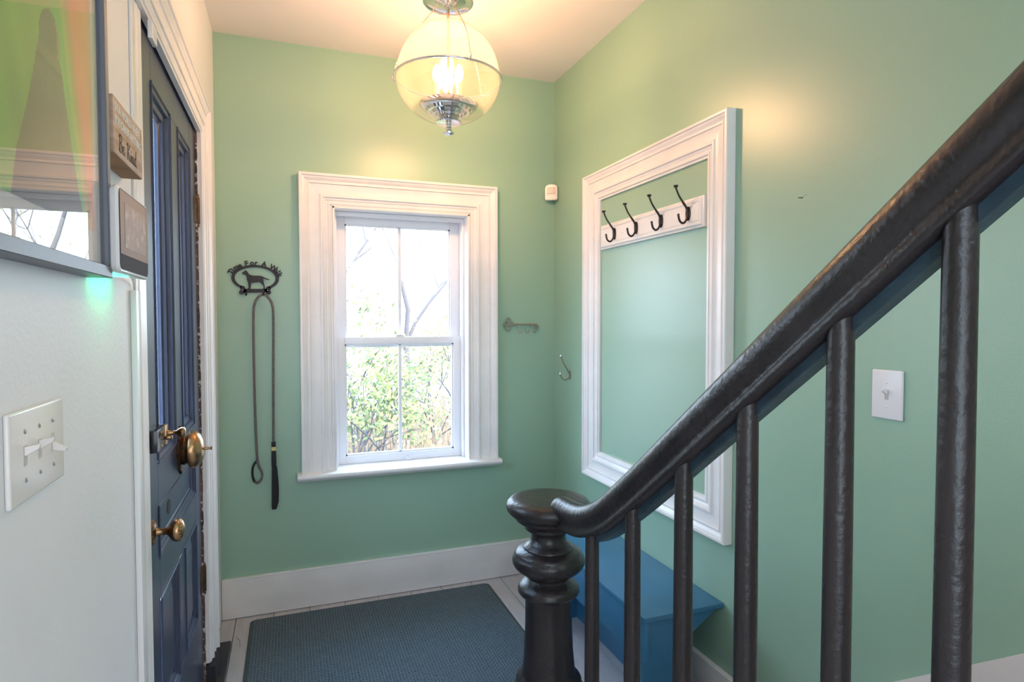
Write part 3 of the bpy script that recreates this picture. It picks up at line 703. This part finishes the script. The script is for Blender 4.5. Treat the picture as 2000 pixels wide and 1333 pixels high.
for j in range(NZ+1):
    for i in range(NY+1):
        y = iy0+(iy1-iy0)*i/NY; z = iz0+(iz1-iz0)*j/NZ
        verts.append((XI, y, z))
        q = inside(y, z)
        if q is not None:
            s = .7+.5*vn(y*90, z*40); c = (.050*s+.03*q, .046*s+.02*q, .026*s)
            if 1.745 < z < 1.80 and q > .86: c = (.30, .24, .08)
            if 1.727 < z < 1.737: c = (.03, .03, .014)
            if 1.737 < z < 1.752: c = (.10, .085, .035)
        else:
            n1 = vn(y*7+z*1.5, z*2.2); n2 = vn(y*19-z*5, z*2+9); x0_ = 1.000+(1.80-z)*.30; rgt = max(0, min(1, (y-x0_)*22-.1))
            g = (.07+.20*n1*n1, .42+.12*n2, .02); o_ = (.95, .16+.26*n1, .04+.10*n2); yl = (.55, .50, .05)
            hi = max(0, min(1, (z-1.86)*5))
            c = tuple(g[k]*(1-rgt)+o_[k]*rgt for k in range(3))
            m_ = max(0, 1-abs(y-x0_-.008-.012*n2)*60)
            c = tuple(c[k]*(1-m_*.7)+yl[k]*m_*.7 for k in range(3))
            if y < .93: c = tuple(c[k]*(1-hi*.6)+(.55, .30, .06)[k]*hi*.6*n1*1.3 for k in range(3))
            dk = vn(y*24+z*9, z*3+4)
            c = tuple(k*(.72+.5*dk) for k in c)
        cols += [c[0], c[1], c[2], 1]
faces = [(j*(NY+1)+i, j*(NY+1)+i+1, (j+1)*(NY+1)+i+1, (j+1)*(NY+1)+i) for j in range(NZ) for i in range(NY)]
me = bpy.data.meshes.new('print'); me.from_pydata(verts, [], faces)
ca = me.color_attributes.new('ink', 'FLOAT_COLOR', 'POINT'); ca.data.foreach_set('color', cols)
pm_ = mat('print_ink', (.5, .5, .5), .7); at_ = pm_.node_tree.nodes.new('ShaderNodeAttribute'); at_.attribute_name = 'ink'
pm_.node_tree.links.new(at_.outputs['Color'], pm_.node_tree.nodes['Principled BSDF'].inputs['Base Color'])
link('print', me, pm_, pc)

# ================================================================= WOODEN SIGN
sg = empty('wooden_sign'); tag(sg, 'small weathered wood block sign reading Be Kind above the smart display', 'sign')
sy0, sy1, sz0, sz1, XS = 1.203, 1.416, 1.690, 1.788, -.2750
bx('block', (XL+.0005, XS, sy0, sy1, sz0, sz1), M['wood'], sg, bev=.0015)
bx('block_edge', (XL+.001, XS-.0022, sy0+.001, sy1-.001, sz0-.0006, sz0+.004), M['wood_edge'], sg)
TM = Matrix(((0, 0, 1, XS+.0003), (1, 0, 0, 0), (0, 1, 0, 0), (0, 0, 0, 1)))
def tw(bm, s, y, z, size, sxx, bold): 
    return text_bm(bm, s, size, Matrix.Translation((0, y, z)) @ TM, .0004, bold, sx=sxx)
bm = bmesh.new()
tw(bm, 'IN A WORLD WHERE', sy0+.010, 1.7645, .0215, .88, .0004)
tw(bm, 'YOU CAN BE ANYTHING', sy0+.006, 1.7425, .0205, .83, .0004)
obj('white_lettering', bm, M['ink_w'], sg)
# script letters as brush strokes (a,b in letter units)
S_ = {'B': [[(.15, .95), (.10, .5), (.05, .02)], [(-.05, .80), (.05, .98), (.35, 1.02), (.50, .85), (.38, .62), (.15, .54), (.42, .48), (.55, .26), (.38, .04), (.10, .0), (-.08, .12)]],
      'e': [[(.0, .22), (.22, .28), (.30, .42), (.18, .50), (.04, .36), (.03, .16), (.14, .02), (.32, .06), (.44, .22)]],
      'K': [[(-.05, .82), (.08, .98), (.16, .90), (.12, .5), (.05, .0)], [(.55, 1.0), (.40, .72), (.14, .52), (.30, .40), (.40, .12), (.55, .02), (.64, .12)]],
      'i': [[(.0, .20), (.10, .46), (.06, .16), (.14, .02), (.28, .20)], [(.13, .66), (.14, .70)]],
      'n': [[(.02, .46), (.04, .0), (.08, .30), (.22, .48), (.28, .34), (.26, .10), (.34, .02), (.46, .20)]],
      'd': [[(.34, .40), (.20, .50), (.04, .34), (.06, .08), (.20, .02), (.34, .30), (.44, 1.0), (.36, .30), (.40, .04), (.54, .14)]],
      '.': [[(.02, .02), (.05, .04)]]}
bm = bmesh.new(); cx = sy0+.034
for ch, w_ in (('B', .60), ('e', .46), ('.', .30), (' ', .18), ('K', .68), ('i', .28), ('n', .46), ('d', .56), ('.', .1)):
    if ch in S_:
        for st_ in S_[ch]:
            pts = smoothpts([(XS+.0006, cx+a*.036, 1.7005+b*.030) for a, b in st_], 4)
            tube_bm(bm, pts, .0011, 6)
    cx += w_*.036
for v in bm.verts: v.co.x = XS+.0006+(v.co.x-XS-.0006)*.35
obj('script_lettering', bm, M['ink_b'], sg)

# ================================================================= SMART DISPLAY
ec = empty('smart_display'); tag(ec, 'white wall mounted smart display with green light beneath it', 'smart display')
XE = -.2635; ey0, ey1, ez0, ez1 = 1.168, 1.392, 1.484, 1.632
def rrect(y0, y1, z0, z1, r, n=6):
    out = []
    for cy, cz, a0 in ((y1-r, z1-r, 0), (y0+r, z1-r, PI/2), (y0+r, z0+r, PI), (y1-r, z0+r, 1.5*PI)):
        for i in range(n+1):
            a = a0+PI/2*i/n; out.append((cy+r*math.cos(a), cz+r*math.sin(a)))
    return out
def loft(levels, m, name, parent, sm=50):
    bm = bmesh.new(); rings = [[bm.verts.new((x, a, b)) for a, b in pl] for x, pl in levels]
    for a, b in zip(rings, rings[1:]):
        k = len(a)
        for i in range(k): bm.faces.new([a[i], a[(i+1) % k], b[(i+1) % k], b[i]])
    bm.faces.new(rings[0]); bm.faces.new(rings[-1]); return obj(name, bm, m, parent, sm)
loft([(XL+.001, rrect(ey0+.012, ey1-.03, ez0+.006, ez1-.012, .012)), (XE-.016, rrect(ey0+.004, ey1-.006, ez0+.002, ez1-.004, .014)), (XE-.004, rrect(ey0, ey1, ez0, ez1, .016)), (XE, rrect(ey0+.003, ey1-.003, ez0+.003, ez1-.003, .014))], M['echo'], 'shell', ec)
loft([(XE-.002, rrect(ey0+.006, ey1-.006, ez0+.006, ez1-.006, .012)), (XE+.0006, rrect(ey0+.006, ey1-.006, ez0+.006, ez1-.006, .012))], M['fabric'], 'speaker_band', ec)
scm = mat('screen_glass', (.055, .040, .036), .06, spec=.6)
bx('screen_glass', (XE+.0006, XE+.0014, ey0+.008, ey1-.008, ez0+.032, ez1-.008), scm, ec)
# dim picture on the screen
ui = bpy.data.materials.new('screen_image'); ui.use_nodes = True; un = ui.node_tree.nodes; ul = ui.node_tree.links
ub = un['Principled BSDF']; ub.inputs['Roughness'].default_value = .08; ub.inputs['Base Color'].default_value = (.03, .03, .03, 1)
ut = un.new('ShaderNodeTexCoord'); uv = un.new('ShaderNodeTexNoise'); uv.inputs['Scale'].default_value = 55; ur = un.new('ShaderNodeValToRGB')
ul.new(ut.outputs['Object'], uv.inputs['Vector']); ul.new(uv.outputs[0], ur.inputs[0]); ul.new(ur.outputs[0], ub.inputs['Emission Color']); ub.inputs['Emission Strength'].default_value = .22
ur.color_ramp.elements[0].position = .50; ur.color_ramp.elements[0].color = (.20, .19, .18, 1); ur.color_ramp.elements[1].position = .74; ur.color_ramp.elements[1].color = (.75, .75, .85, 1)
bx('screen_image', (XE+.0014, XE+.0017, ey0+.038, ey1-.026, ez0+.045, ez1-.026), ui, ec)
bx('status_light', (XL+.006, XE-.020, ey0+.02, ey1-.085, ez0+.0005, ez0+.0025), M['led'], ec)
bx('lit_edge', (XE-.019, XE-.013, ey0+.075, ey1-.10, ez0-.0010, ez0+.001), M['led'], ec)

# ================================================================= BENCH
bn = empty('bench'); tag(bn, 'low blue painted wooden bench against the green wall', 'bench')
B0, B1, BT = 1.668, 2.560, .428
bx('seat_board', (1.078, XR-.001, B0, B1, BT-.017, BT), M['blue'], bn, bev=.002)
bx('front_apron', (1.082, 1.100, B0+.006, B1-.006, .273, BT-.0175), M['blue'], bn, bev=.0015)
def side(y0, y1):
    bm = bmesh.new()
    prism_bm(bm, [(1.1005, BT-.0175), (XR-.003, BT-.0175), (1.285, .338), (1.280, .330), (1.280, .001), (1.082, .001), (1.082, .272), (1.1005, .272)], (0, y0, 0), (1, 0, 0), (0, 0, 1), (0, 1, 0), y1-y0)
    obj('side_panel', bm, M['blue'], bn)
side(B0+.020, B0+.038); side(B1-.030, B1-.012)
bx('back_panel', (1.262, 1.279, B0+.031, B1-.031, .001, BT-.018), M['blue'], bn, bev=.001)

# ================================================================= DOORMAT
rm = bpy.data.materials.new('waffle_mat'); rm.use_nodes = True; n = rm.node_tree.nodes; l = rm.node_tree.links; pb = n['Principled BSDF']
t = n.new('ShaderNodeTexCoord'); 
def vm(op, a, b=None):
    v = n.new('ShaderNodeMath'); v.operation = op
    if hasattr(a, 'name') and not isinstance(a, (int, float)): l.new(a, v.inputs[0])
    else: v.inputs[0].default_value = a
    if b is not None:
        if isinstance(b, (int, float)): v.inputs[1].default_value = b
        else: l.new(b, v.inputs[1])
    return v.outputs[0]
nz = n.new('ShaderNodeTexNoise'); nz.inputs['Scale'].default_value = 260; nz.inputs['Detail'].default_value = 2; l.new(t.outputs['Object'], nz.inputs['Vector'])
br = n.new('ShaderNodeTexBrick'); br.inputs['Scale'].default_value = 1; br.inputs['Brick Width'].default_value = .020; br.inputs['Row Height'].default_value = .0125; br.inputs['Mortar Size'].default_value = .0022; br.inputs['Mortar Smooth'].default_value = .8; br.inputs['Bias'].default_value = 0
mpn = n.new('ShaderNodeMapping'); mpn.inputs['Rotation'].default_value = (0, 0, PI/2); l.new(t.outputs['Object'], mpn.inputs[0])
dn = n.new('ShaderNodeTexNoise'); dn.inputs['Scale'].default_value = 40; l.new(t.outputs['Object'], dn.inputs['Vector'])
mixv = n.new('ShaderNodeVectorMath'); mixv.operation = 'MULTIPLY_ADD'; l.new(dn.outputs['Color'], mixv.inputs[0]); mixv.inputs[1].default_value = (.004, .004, .004); l.new(mpn.outputs[0], mixv.inputs[2])
l.new(mixv.outputs[0], br.inputs['Vector'])
br.inputs['Color1'].default_value = (.075, .112, .138, 1); br.inputs['Color2'].default_value = (.060, .095, .120, 1); br.inputs['Mortar'].default_value = (.155, .21, .255, 1)
mxx = n.new('ShaderNodeMix'); mxx.data_type = 'RGBA'; mxx.blend_type = 'MULTIPLY'; mxx.inputs[0].default_value = .7
rr_ = n.new('ShaderNodeValToRGB'); rr_.color_ramp.elements[0].position = .3; rr_.color_ramp.elements[0].color = (.45, .45, .45, 1); rr_.color_ramp.elements[1].position = .7; rr_.color_ramp.elements[1].color = (1.4, 1.4, 1.4, 1)
l.new(nz.outputs[0], rr_.inputs[0]); l.new(br.outputs['Color'], mxx.inputs[6]); l.new(rr_.outputs[0], mxx.inputs[7]); l.new(mxx.outputs[2], pb.inputs['Base Color'])
bp = n.new('ShaderNodeBump'); bp.inputs['Strength'].default_value = .7; bp.inputs['Distance'].default_value = .003
l.new(vm('ADD', vm('MULTIPLY', br.outputs['Fac'], 1.0), vm('MULTIPLY', nz.outputs[0], .6)), bp.inputs['Height']); l.new(bp.outputs[0], pb.inputs['Normal'])
pb.inputs['Roughness'].default_value = .85
rug = empty('doormat'); tag(rug, 'blue grey ribbed doormat lying on the painted floorboards by the door', 'doormat')
RR = [(a, b) for a, b in rrect(-.186, .982, 1.875, 3.028, .028)]
bm = bmesh.new(); rings = []
for d, z in ((0, .001), (0, .004), (.002, .005), (.010, .0055)):
    rings.append([bm.verts.new((a, b, z)) for a, b in rrect(-.186+d, .982-d, 1.875+d, 3.028-d, .028-d*.5)])
for a, b in zip(rings, rings[1:]):
    for i in range(len(a)): bm.faces.new([a[i], a[(i+1) % len(a)], b[(i+1) % len(a)], b[i]])
bm.faces.new(rings[0]); bm.faces.new(rings[-1]); obj('rubber_border', bm, mat('rubber_edge', (.055, .075, .075), .7), rug, 40)
bm = bmesh.new(); rings = []
for d, z in ((.011, .0056), (.013, .0082), (.016, .009)):
    rings.append([bm.verts.new((a, b, z)) for a, b in rrect(-.186+d, .982-d, 1.875+d, 3.028-d, .026-d*.5)])
for a, b in zip(rings, rings[1:]):
    for i in range(len(a)): bm.faces.new([a[i], a[(i+1) % len(a)], b[(i+1) % len(a)], b[i]])
bm.faces.new(rings[0]); bm.faces.new(rings[-1]); obj('carpet_field', bm, rm, rug, 40)

# ================================================================= BALUSTRADE
bs = empty('stair_railing'); tag(bs, 'dark brown stair balustrade with turned newel post and round balusters', 'railing')
XRAIL = .755
RP = [(-.30, 1.015+.79*1.498), (.0, 1.015+.79*1.198), (.30, 1.015+.79*.898), (.60, 1.015+.79*.598), (.90, 1.015+.79*.298), (1.08, 1.015+.79*.118), (1.198, 1.016), (1.270, .9625), (1.335, .916), (1.400, .880), (1.470, .854), (1.540, .842), (1.610, .838)]
def sweep(path, prof, xc, off=0, taper_end=False):
    P = [Vector((0, a, b)) for a, b in path]; P = smoothpts(P, 5); n = len(P); bm = bmesh.new(); rings = []
    for i in range(n):
        t = (P[min(i+1, n-1)]-P[max(i-1, 0)]).normalized(); N = Vector((1, 0, 0)).cross(t)
        if N.z < 0: N = -N
        rings.append([bm.verts.new(P[i]+Vector((xc+a, 0, 0))+N*(b+off)) for a, b in prof])
    if taper_end:   # rounded nose
        t = (P[-1]-P[-2]).normalized(); N = Vector((0, -t.z, t.y))
        for k in range(1, 6):
            a_ = k/5.5*PI/2; s = math.cos(a_)**.45; rings.append([bm.verts.new(P[-1]+t*.024*math.sin(a_)+Vector((xc+a*s, 0, 0))+N*(b*s+off)) for a, b in prof])
    for a, b in zip(rings, rings[1:]):
        k = len(a)
        for i in range(k): bm.faces.new([a[i], a[(i+1) % k], b[(i+1) % k], b[i]])
    bm.faces.new(rings[0]); bm.faces.new(rings[-1]); return bm
half = [(0, .0425), (.008, .0418), (.016, .0392), (.024, .0342), (.0305, .0265), (.0345, .0165), (.0355, .006), (.0338, -.003), (.0300, -.0105), (.0270, -.0165), (.0258, -.022), (.0265, -.0265), (.0285, -.0300), (.0285, -.0405), (.0265, -.0425)]
prof = half + [(-a, b) for a, b in half[::-1] if a > 0]
obj('handrail', sweep(RP, prof, XRAIL, taper_end=True), M['rail'], bs, 50)
fpath = RP[:-2]
tag(obj('rail_fillet', sweep(fpath, [(-.011, 0), (.013, 0), (.013, -.018), (-.011, -.018)], XRAIL+.007, off=-.0415), M['fillet'], bs, 30), 'dark teal strip under the handrail')
def railz(y):
    pts = smoothpts([Vector((0, a, b)) for a, b in RP], 5)
    for p, q_ in zip(pts, pts[1:]):
        if p.y <= y <= q_.y: return p.z+(q_.z-p.z)*(y-p.y)/(q_.y-p.y)
    return RP[-1][1]
def treadz(y):
    z = 0
    for i, yn in enumerate(nos[:10]):
        if y < yn: z = .19*(i+1)
    return z
for y in (-.02, .15, .318, .4885, .6515, .838, 1.0175, 1.210, 1.4105):
    zb = treadz(y); zt = railz(y)-.030
    L = zt-zb; r0 = .0196
    lathe('baluster', [(0, 0), (r0*1.03, 0), (r0*1.02, L*.2), (r0, L*.5), (r0*.955, L*.8), (r0*.93, L-.02), (r0*.93, L), (0, L)], M['rail2'], bs, (XRAIL-.006, y, zb), None, 28)
# newel
nw = empty('newel_post'); nw.parent = bs
NX, NYY = .752, 1.704
capp = [(0, .853), (.090, .853), (.110, .8515), (.122, .847), (.130, .838), (.1325, .828), (.130, .817), (.122, .807), (.110, .799), (.106, .795), (.105, .791), (.100, .785), (.090, .778), (.080, .772), (.0745, .768), (.0735, .764), (.0735, .758), (.068, .754), (0, .754)]
lathe('newel_cap', capp, M['rail'], nw, (NX, NYY, 0), None, 64, smooth=28)
shaft = [(0, .756), (.060, .756), (.0595, .752), (.056, .747), (.0535, .738), (.0545, .728), (.058, .720), (.066, .711), (.078, .703), (.0795, .700), (.0795, .698), (.088, .695), (.0985, .689), (.1035, .684), (.1045, .681), (.1050, .679),
         (.110, .673), (.1135, .663), (.1130, .652), (.108, .642), (.099, .633), (.086, .624), (.074, .617), (.067, .613), (.0645, .609), (.0640, .604), (.068, .598), (.078, .592), (.088, .585), (.0945, .577), (.0955, .574), (.0955, .572), (.0965, .570), (.0965, .563), (.091, .555), (.083, .549), (.0745, .545), (.0735, .542), (.0735, .537), (.0725, .534), (.0735, .45), (.0765, .38), (.0815, .325), (.0835, .306), (.088, .298), (.100, .288), (.103, .282), (.103, .272), (.098, .268), (0, .268)]
lathe('newel_shaft', shaft, M['rail'], nw, (NX, NYY, 0), None, 64, smooth=32)
bm = bmesh.new(); lathe_bm(bm, [(0, 0), (.125, 0), (.125, .14), (.118, .15), (.112, .156), (.110, .268), (0, .268)], 8, Matrix.Translation((NX, NYY, 0)) @ Matrix.Rotation(PI/8, 4, 'Z')); obj('newel_plinth', bm, M['rail'], nw, 20)

# ================================================================= PENDANT LAMP
LX, LY, LZ, LR = .601, 2.34, 2.356, .205
lm = empty('pendant_lamp'); tag(lm, 'glass globe pendant lamp with chrome fittings and chains on the ceiling', 'lamp')
LM = lambda n, p, m, seg=48, cap=False, sm=40: lathe(n, p, m, lm, (LX, LY, 0), None, seg, cap, sm)
LM('canopy', [(0, HC-.0005), (.060, HC-.0005), (.062, 2.705), (.070, 2.688), (.092, 2.672), (.0995, 2.664), (.1005, 2.658), (.0985, 2.652), (.092, 2.650), (.086, 2.654), (.070, 2.656), (.062, 2.650), (.034, 2.645), (.014, 2.640), (.012, 2.630), (0, 2.628)], M['chrome'])
LM('stem', [(0, 2.632), (.006, 2.632), (.006, LZ-.11), (0, LZ-.11)], M['chain'], 14)
def sph(a0, a1, n, r, k=1.0): return [(r*math.cos(math.radians(a0+(a1-a0)*i/n)), LZ+k*r*math.sin(math.radians(a0+(a1-a0)*i/n))) for i in range(n+1)]
LM('upper_globe', sph(1.5, 66, 26, LR-.001, 1.07), M['globe_top'], 72, sm=180)
LM('lower_globe', sph(-1.5, -77, 28, LR, .84), M['globe_low'], 72, sm=180)
bm = bmesh.new()
rg = [(LX+(LR+.0045)*math.cos(2*PI*i/72), LY+(LR+.0045)*math.sin(2*PI*i/72), LZ) for i in range(73)]
tube_bm(bm, rg, .0042, 10, cap=False); obj('ring', bm, M['chrome'], lm, 180)
LM('glass_dish', [(.022, 2.196), (.034, 2.200), (.040, 2.206), (.050, 2.207), (.055, 2.216), (.064, 2.216), (.072, 2.226), (.083, 2.227), (.090, 2.237), (.104, 2.240), (.114, 2.250), (.117, 2.256), (.114, 2.260), (.100, 2.254), (.080, 2.250), (.050, 2.248), (.030, 2.248), (0, 2.248)], M['chrome'])
LM('bottom_disc', [(0, 2.196), (.020, 2.194), (.049, 2.190), (.051, 2.187), (.049, 2.184), (.030, 2.182), (0, 2.182)], M['chrome'])
LM('finial', [(0, 2.188), (.010, 2.183), (.011, 2.178), (.007, 2.175), (.012, 2.172), (.012, 2.168), (.0075, 2.165), (.013, 2.162), (.013, 2.158), (.008, 2.155), (.014, 2.152), (.0215, 2.148), (.0205, 2.142), (.011, 2.137), (0, 2.136)], M['chrome'], 28)
LM('hub', [(0, 2.246), (.016, 2.246), (.016, 2.262), (.010, 2.268), (.010, 2.280), (0, 2.282)], M['chrome'], 20)
d0 = Vector((-LX, -LY)).normalized(); f0 = math.atan2(d0.y, d0.x)
for k in range(3):
    a = f0+math.radians(55+120*k); ex, ey = LX+.050*math.cos(a), LY+.050*math.sin(a)
    cd_ = empty('candle'); cd_.parent = lm
    bm = bmesh.new(); tube_bm(bm, smoothpts([(LX, LY, 2.262), (LX+.025*math.cos(a), LY+.025*math.sin(a), 2.254), (ex, ey, 2.262)], 4), .004, 8); obj('arm', bm, M['chrome'], cd_, 60)
    lathe('sleeve', [(0, 0), (.013, 0), (.013, .004), (.0105, .006), (.0105, .076), (0, .076)], M['sleeve'], cd_, (ex, ey, 2.260), None, 18)
    lathe('bulb', [(0, 0), (.008, 0), (.013, .012), (.0165, .026), (.0155, .040), (.010, .055), (.004, .066), (0, .070)], M['bulb'], cd_, (ex, ey, 2.336), None, 18, True, 180)
def link_ring(bm, c, t, s, flip):
    t = Vector(t).normalized(); r_ = Vector((0, 0, 1)).cross(t)
    if r_.length < .01: r_ = Vector((1, 0, 0))
    r_.normalize(); q_ = t.cross(r_); sd = r_ if flip else q_
    tube_bm(bm, [Vector(c)+t*s*.62*math.cos(2*PI*i/8)+sd*s*.34*math.sin(2*PI*i/8) for i in range(9)], s*.13, 5, cap=False)
for k in range(3):
    a = f0+math.radians(21+120*k); cA, sA = math.cos(a), math.sin(a)
    pl = []
    for i in range(11):
        th_ = math.radians(44*i/10); pl.append((LR+.013-(.006*i/10))*Vector((math.cos(th_), 1.07*math.sin(th_), 0)))
    end = Vector((.040, 2.650-LZ, 0)); 
    P = [Vector((.214+.010, .012, 0))]+pl[1:]
    nseg = 16
    last = P[-1]
    for i in range(1, nseg+1): P.append(last.lerp(end, i/nseg))
    P3 = [Vector((LX+p.x*cA, LY+p.x*sA, LZ+p.y)) for p in P]
    # resample at fixed pitch
    pitch_ = .0062; bm = bmesh.new(); dist = 0; nxt = 0; c = 0
    for p, q_ in zip(P3, P3[1:]):
        L = (q_-p).length
        while nxt <= dist+L:
            link_ring(bm, p.lerp(q_, (nxt-dist)/L), q_-p, .0068, c % 2 == 0); nxt += pitch_; c += 1
        dist += L
    obj('chain', bm, M['chain'], lm, 180)
    hk = [(LX+r_*cA, LY+r_*sA, LZ+z) for r_, z in ((.207, -.004), (.216, -.002), (.225, .002), (.231, .008), (.229, .014), (.224, .014), (.222, .010))]
    bm = bmesh.new(); tube_bm(bm, hk, .0024, 8); obj('ring_hook', bm, M['chrome'], lm, 80)

# ================================================================= small marks on the right wall
nl = empty('wall_nail'); tag(nl, 'bent black nail with a wisp of thread stuck in the green wall', 'nail')
XN = XR
bm = bmesh.new(); tube_bm(bm, [(XN-.0003, 1.352, 1.758), (XN-.006, 1.356, 1.7585), (XN-.008, 1.361, 1.7595)], .0012, 6); obj('shank', bm, M['gap'], nl)
bm = bmesh.new(); tube_bm(bm, smoothpts([(XN-.004, 1.354, 1.758), (XN-.006, 1.343, 1.7605), (XN-.005, 1.332, 1.764)], 4), .0004, 4); obj('thread', bm, M['gap'], nl)

# ================================================================= OUTSIDE
g = bx('ground', (-40, 40, 3.4, 70, -.9, -.7), M['ground']); g['kind'] = 'structure'
g2 = bx('side_yard', (-40, -1.9, -12, 3.4, -.9, -.7), M['ground']); g2['kind'] = 'structure'
pw = bx('driveway', (3.5, 16, 11.5, 14.5, -.70, -.685), M['driveway']); pw['kind'] = 'structure'
ph = bx('porch_deck', (-1.9, XL-.165, .6, 3.6, -.10, -.02), M['siding']); ph['kind'] = 'structure'
def leaves(bm, c, R, n, s, rnd, flat=.8):
    for _ in range(n):
        while True:
            v = Vector((rnd.uniform(-1, 1), rnd.uniform(-1, 1), rnd.uniform(-1, 1)))
            if v.length < 1: break
        p = Vector(c)+Vector((v.x*R, v.y*R, v.z*R*flat))
        a = Vector((rnd.gauss(0, 1), rnd.gauss(0, 1), rnd.gauss(0, 1))).normalized(); b_ = a.orthogonal().normalized(); k = s*rnd.uniform(.6, 1.3)
        vs = [bm.verts.new(p+a*k), bm.verts.new(p+b_*k*.5), bm.verts.new(p-a*k), bm.verts.new(p-b_*k*.5)]
        bm.faces.new(vs)
def branch(bm, p, d, L, r, depth, rnd, tips):
    pts = [p]; q_ = Vector(p); dd = Vector(d)
    for i in range(4):
        dd = (dd+Vector((rnd.gauss(0, .10), rnd.gauss(0, .10), rnd.gauss(0.03, .08)))).normalized(); q_ = q_+dd*L/4; pts.append(q_.copy())
    tube_bm(bm, pts, [r*(1-.12*i) for i in range(5)], 6 if r > .03 else 4)
    tips.append(q_.copy())
    if depth == 0: return
    for k in range(rnd.choice((2, 3))):
        ax = Vector((rnd.gauss(0, 1), rnd.gauss(0, 1), rnd.gauss(0, .5))).normalized()
        nd = (dd+ax*.75).normalized(); branch(bm, pts[rnd.choice((2, 3, 4))], nd, L*.68, r*.55, depth-1, rnd, tips)
def tree(x, y, h, r, seed, label, lean=(0, 0), leafy=0):
    rnd = random.Random(seed); t_ = empty('bare_tree'); tag(t_, label, 'tree'); bm = bmesh.new(); tips = []
    branch(bm, Vector((x, y, -.72)), Vector((lean[0], lean[1], 1)).normalized(), h, r, 4, rnd, tips)
    obj('trunk', bm, M['bark'], t_, 80)
    if leafy:
        bm = bmesh.new()
        for tp in tips: leaves(bm, tp, .5, leafy, .05, rnd)
        o = obj('foliage', bm, M['leaf_y'], t_); o['kind'] = 'stuff'
def shrub(x, y, h, R, seed, m, label, n=900, s=.045):
    rnd = random.Random(seed); t_ = empty('shrub'); tag(t_, label, 'shrub'); bm = bmesh.new(); tips = []
    for k in range(5):
        branch(bm, Vector((x+rnd.uniform(-.1, .1), y+rnd.uniform(-.1, .1), -.72)), Vector((rnd.uniform(-.5, .5), rnd.uniform(-.5, .5), 1)).normalized(), h*.55, .018, 2, rnd, tips)
    obj('stems', bm, M['bark'], t_)
    bm = bmesh.new()
    for tp in tips: leaves(bm, tp, R*.36, n//len(tips), s, rnd)
    o = obj('foliage', bm, m, t_); o['kind'] = 'stuff'
shrub(.72, 6.2, 2.1, .85, 3, M['leaf_g'], 'pale green shrub close outside the lower left window pane', 2300, .035)
shrub(1.95, 8.3, 1.9, .8, 4, M['leaf_y'], 'yellowing shrub outside behind the middle of the window', 1800, .035)
shrub(-.6, 8.4, 3.0, 1.0, 5, M['leaf_g'], 'taller green shrub outside beyond the edge of the window', 2000)
shrub(3.6, 10.6, 2.4, 1.1, 6, M['leaf_y'], 'golden shrub outside the right window panes beyond the grass', 2000)
tree(1.12, 10.2, 2.5, .06, 12, 'thin forked bare tree outside the upper left pane')
tree(2.5, 13.6, 3.2, .09, 15, 'slender bare tree outside the upper right pane', leafy=5)
tree(4.8, 17.5, 3.8, .12, 21, 'distant bare tree beyond the driveway', leafy=6)
tree(1.3, 21, 4.2, .15, 27, 'far bare tree behind the shrubs', leafy=6)
tree(-3.2, 2.9, 2.8, .08, 44, 'bare tree outside the front door')
rnd = random.Random(5); bm = bmesh.new()
for _ in range(5200):
    y = 4.0+rnd.random()**1.3*9; x = rnd.uniform(-.3, .55)*y*.9+.1; h = rnd.uniform(.25, .85)*(1 if y > 5 else .55); dx, dy = rnd.gauss(0, .12), rnd.gauss(0, .12); w2 = .006
    a = bm.verts.new((x-w2, y, -.71)); b_ = bm.verts.new((x+w2, y, -.71)); c = bm.verts.new((x+dx*h+w2*.3, y+dy*h, -.71+h)); d_ = bm.verts.new((x+dx*h-w2*.3, y+dy*h, -.71+h))
    bm.faces.new([a, b_, c, d_])
o = obj('tall_grass', bm, M['straw']); tag(o, 'dry tall grass standing outside below the window', 'grass', kind='stuff')
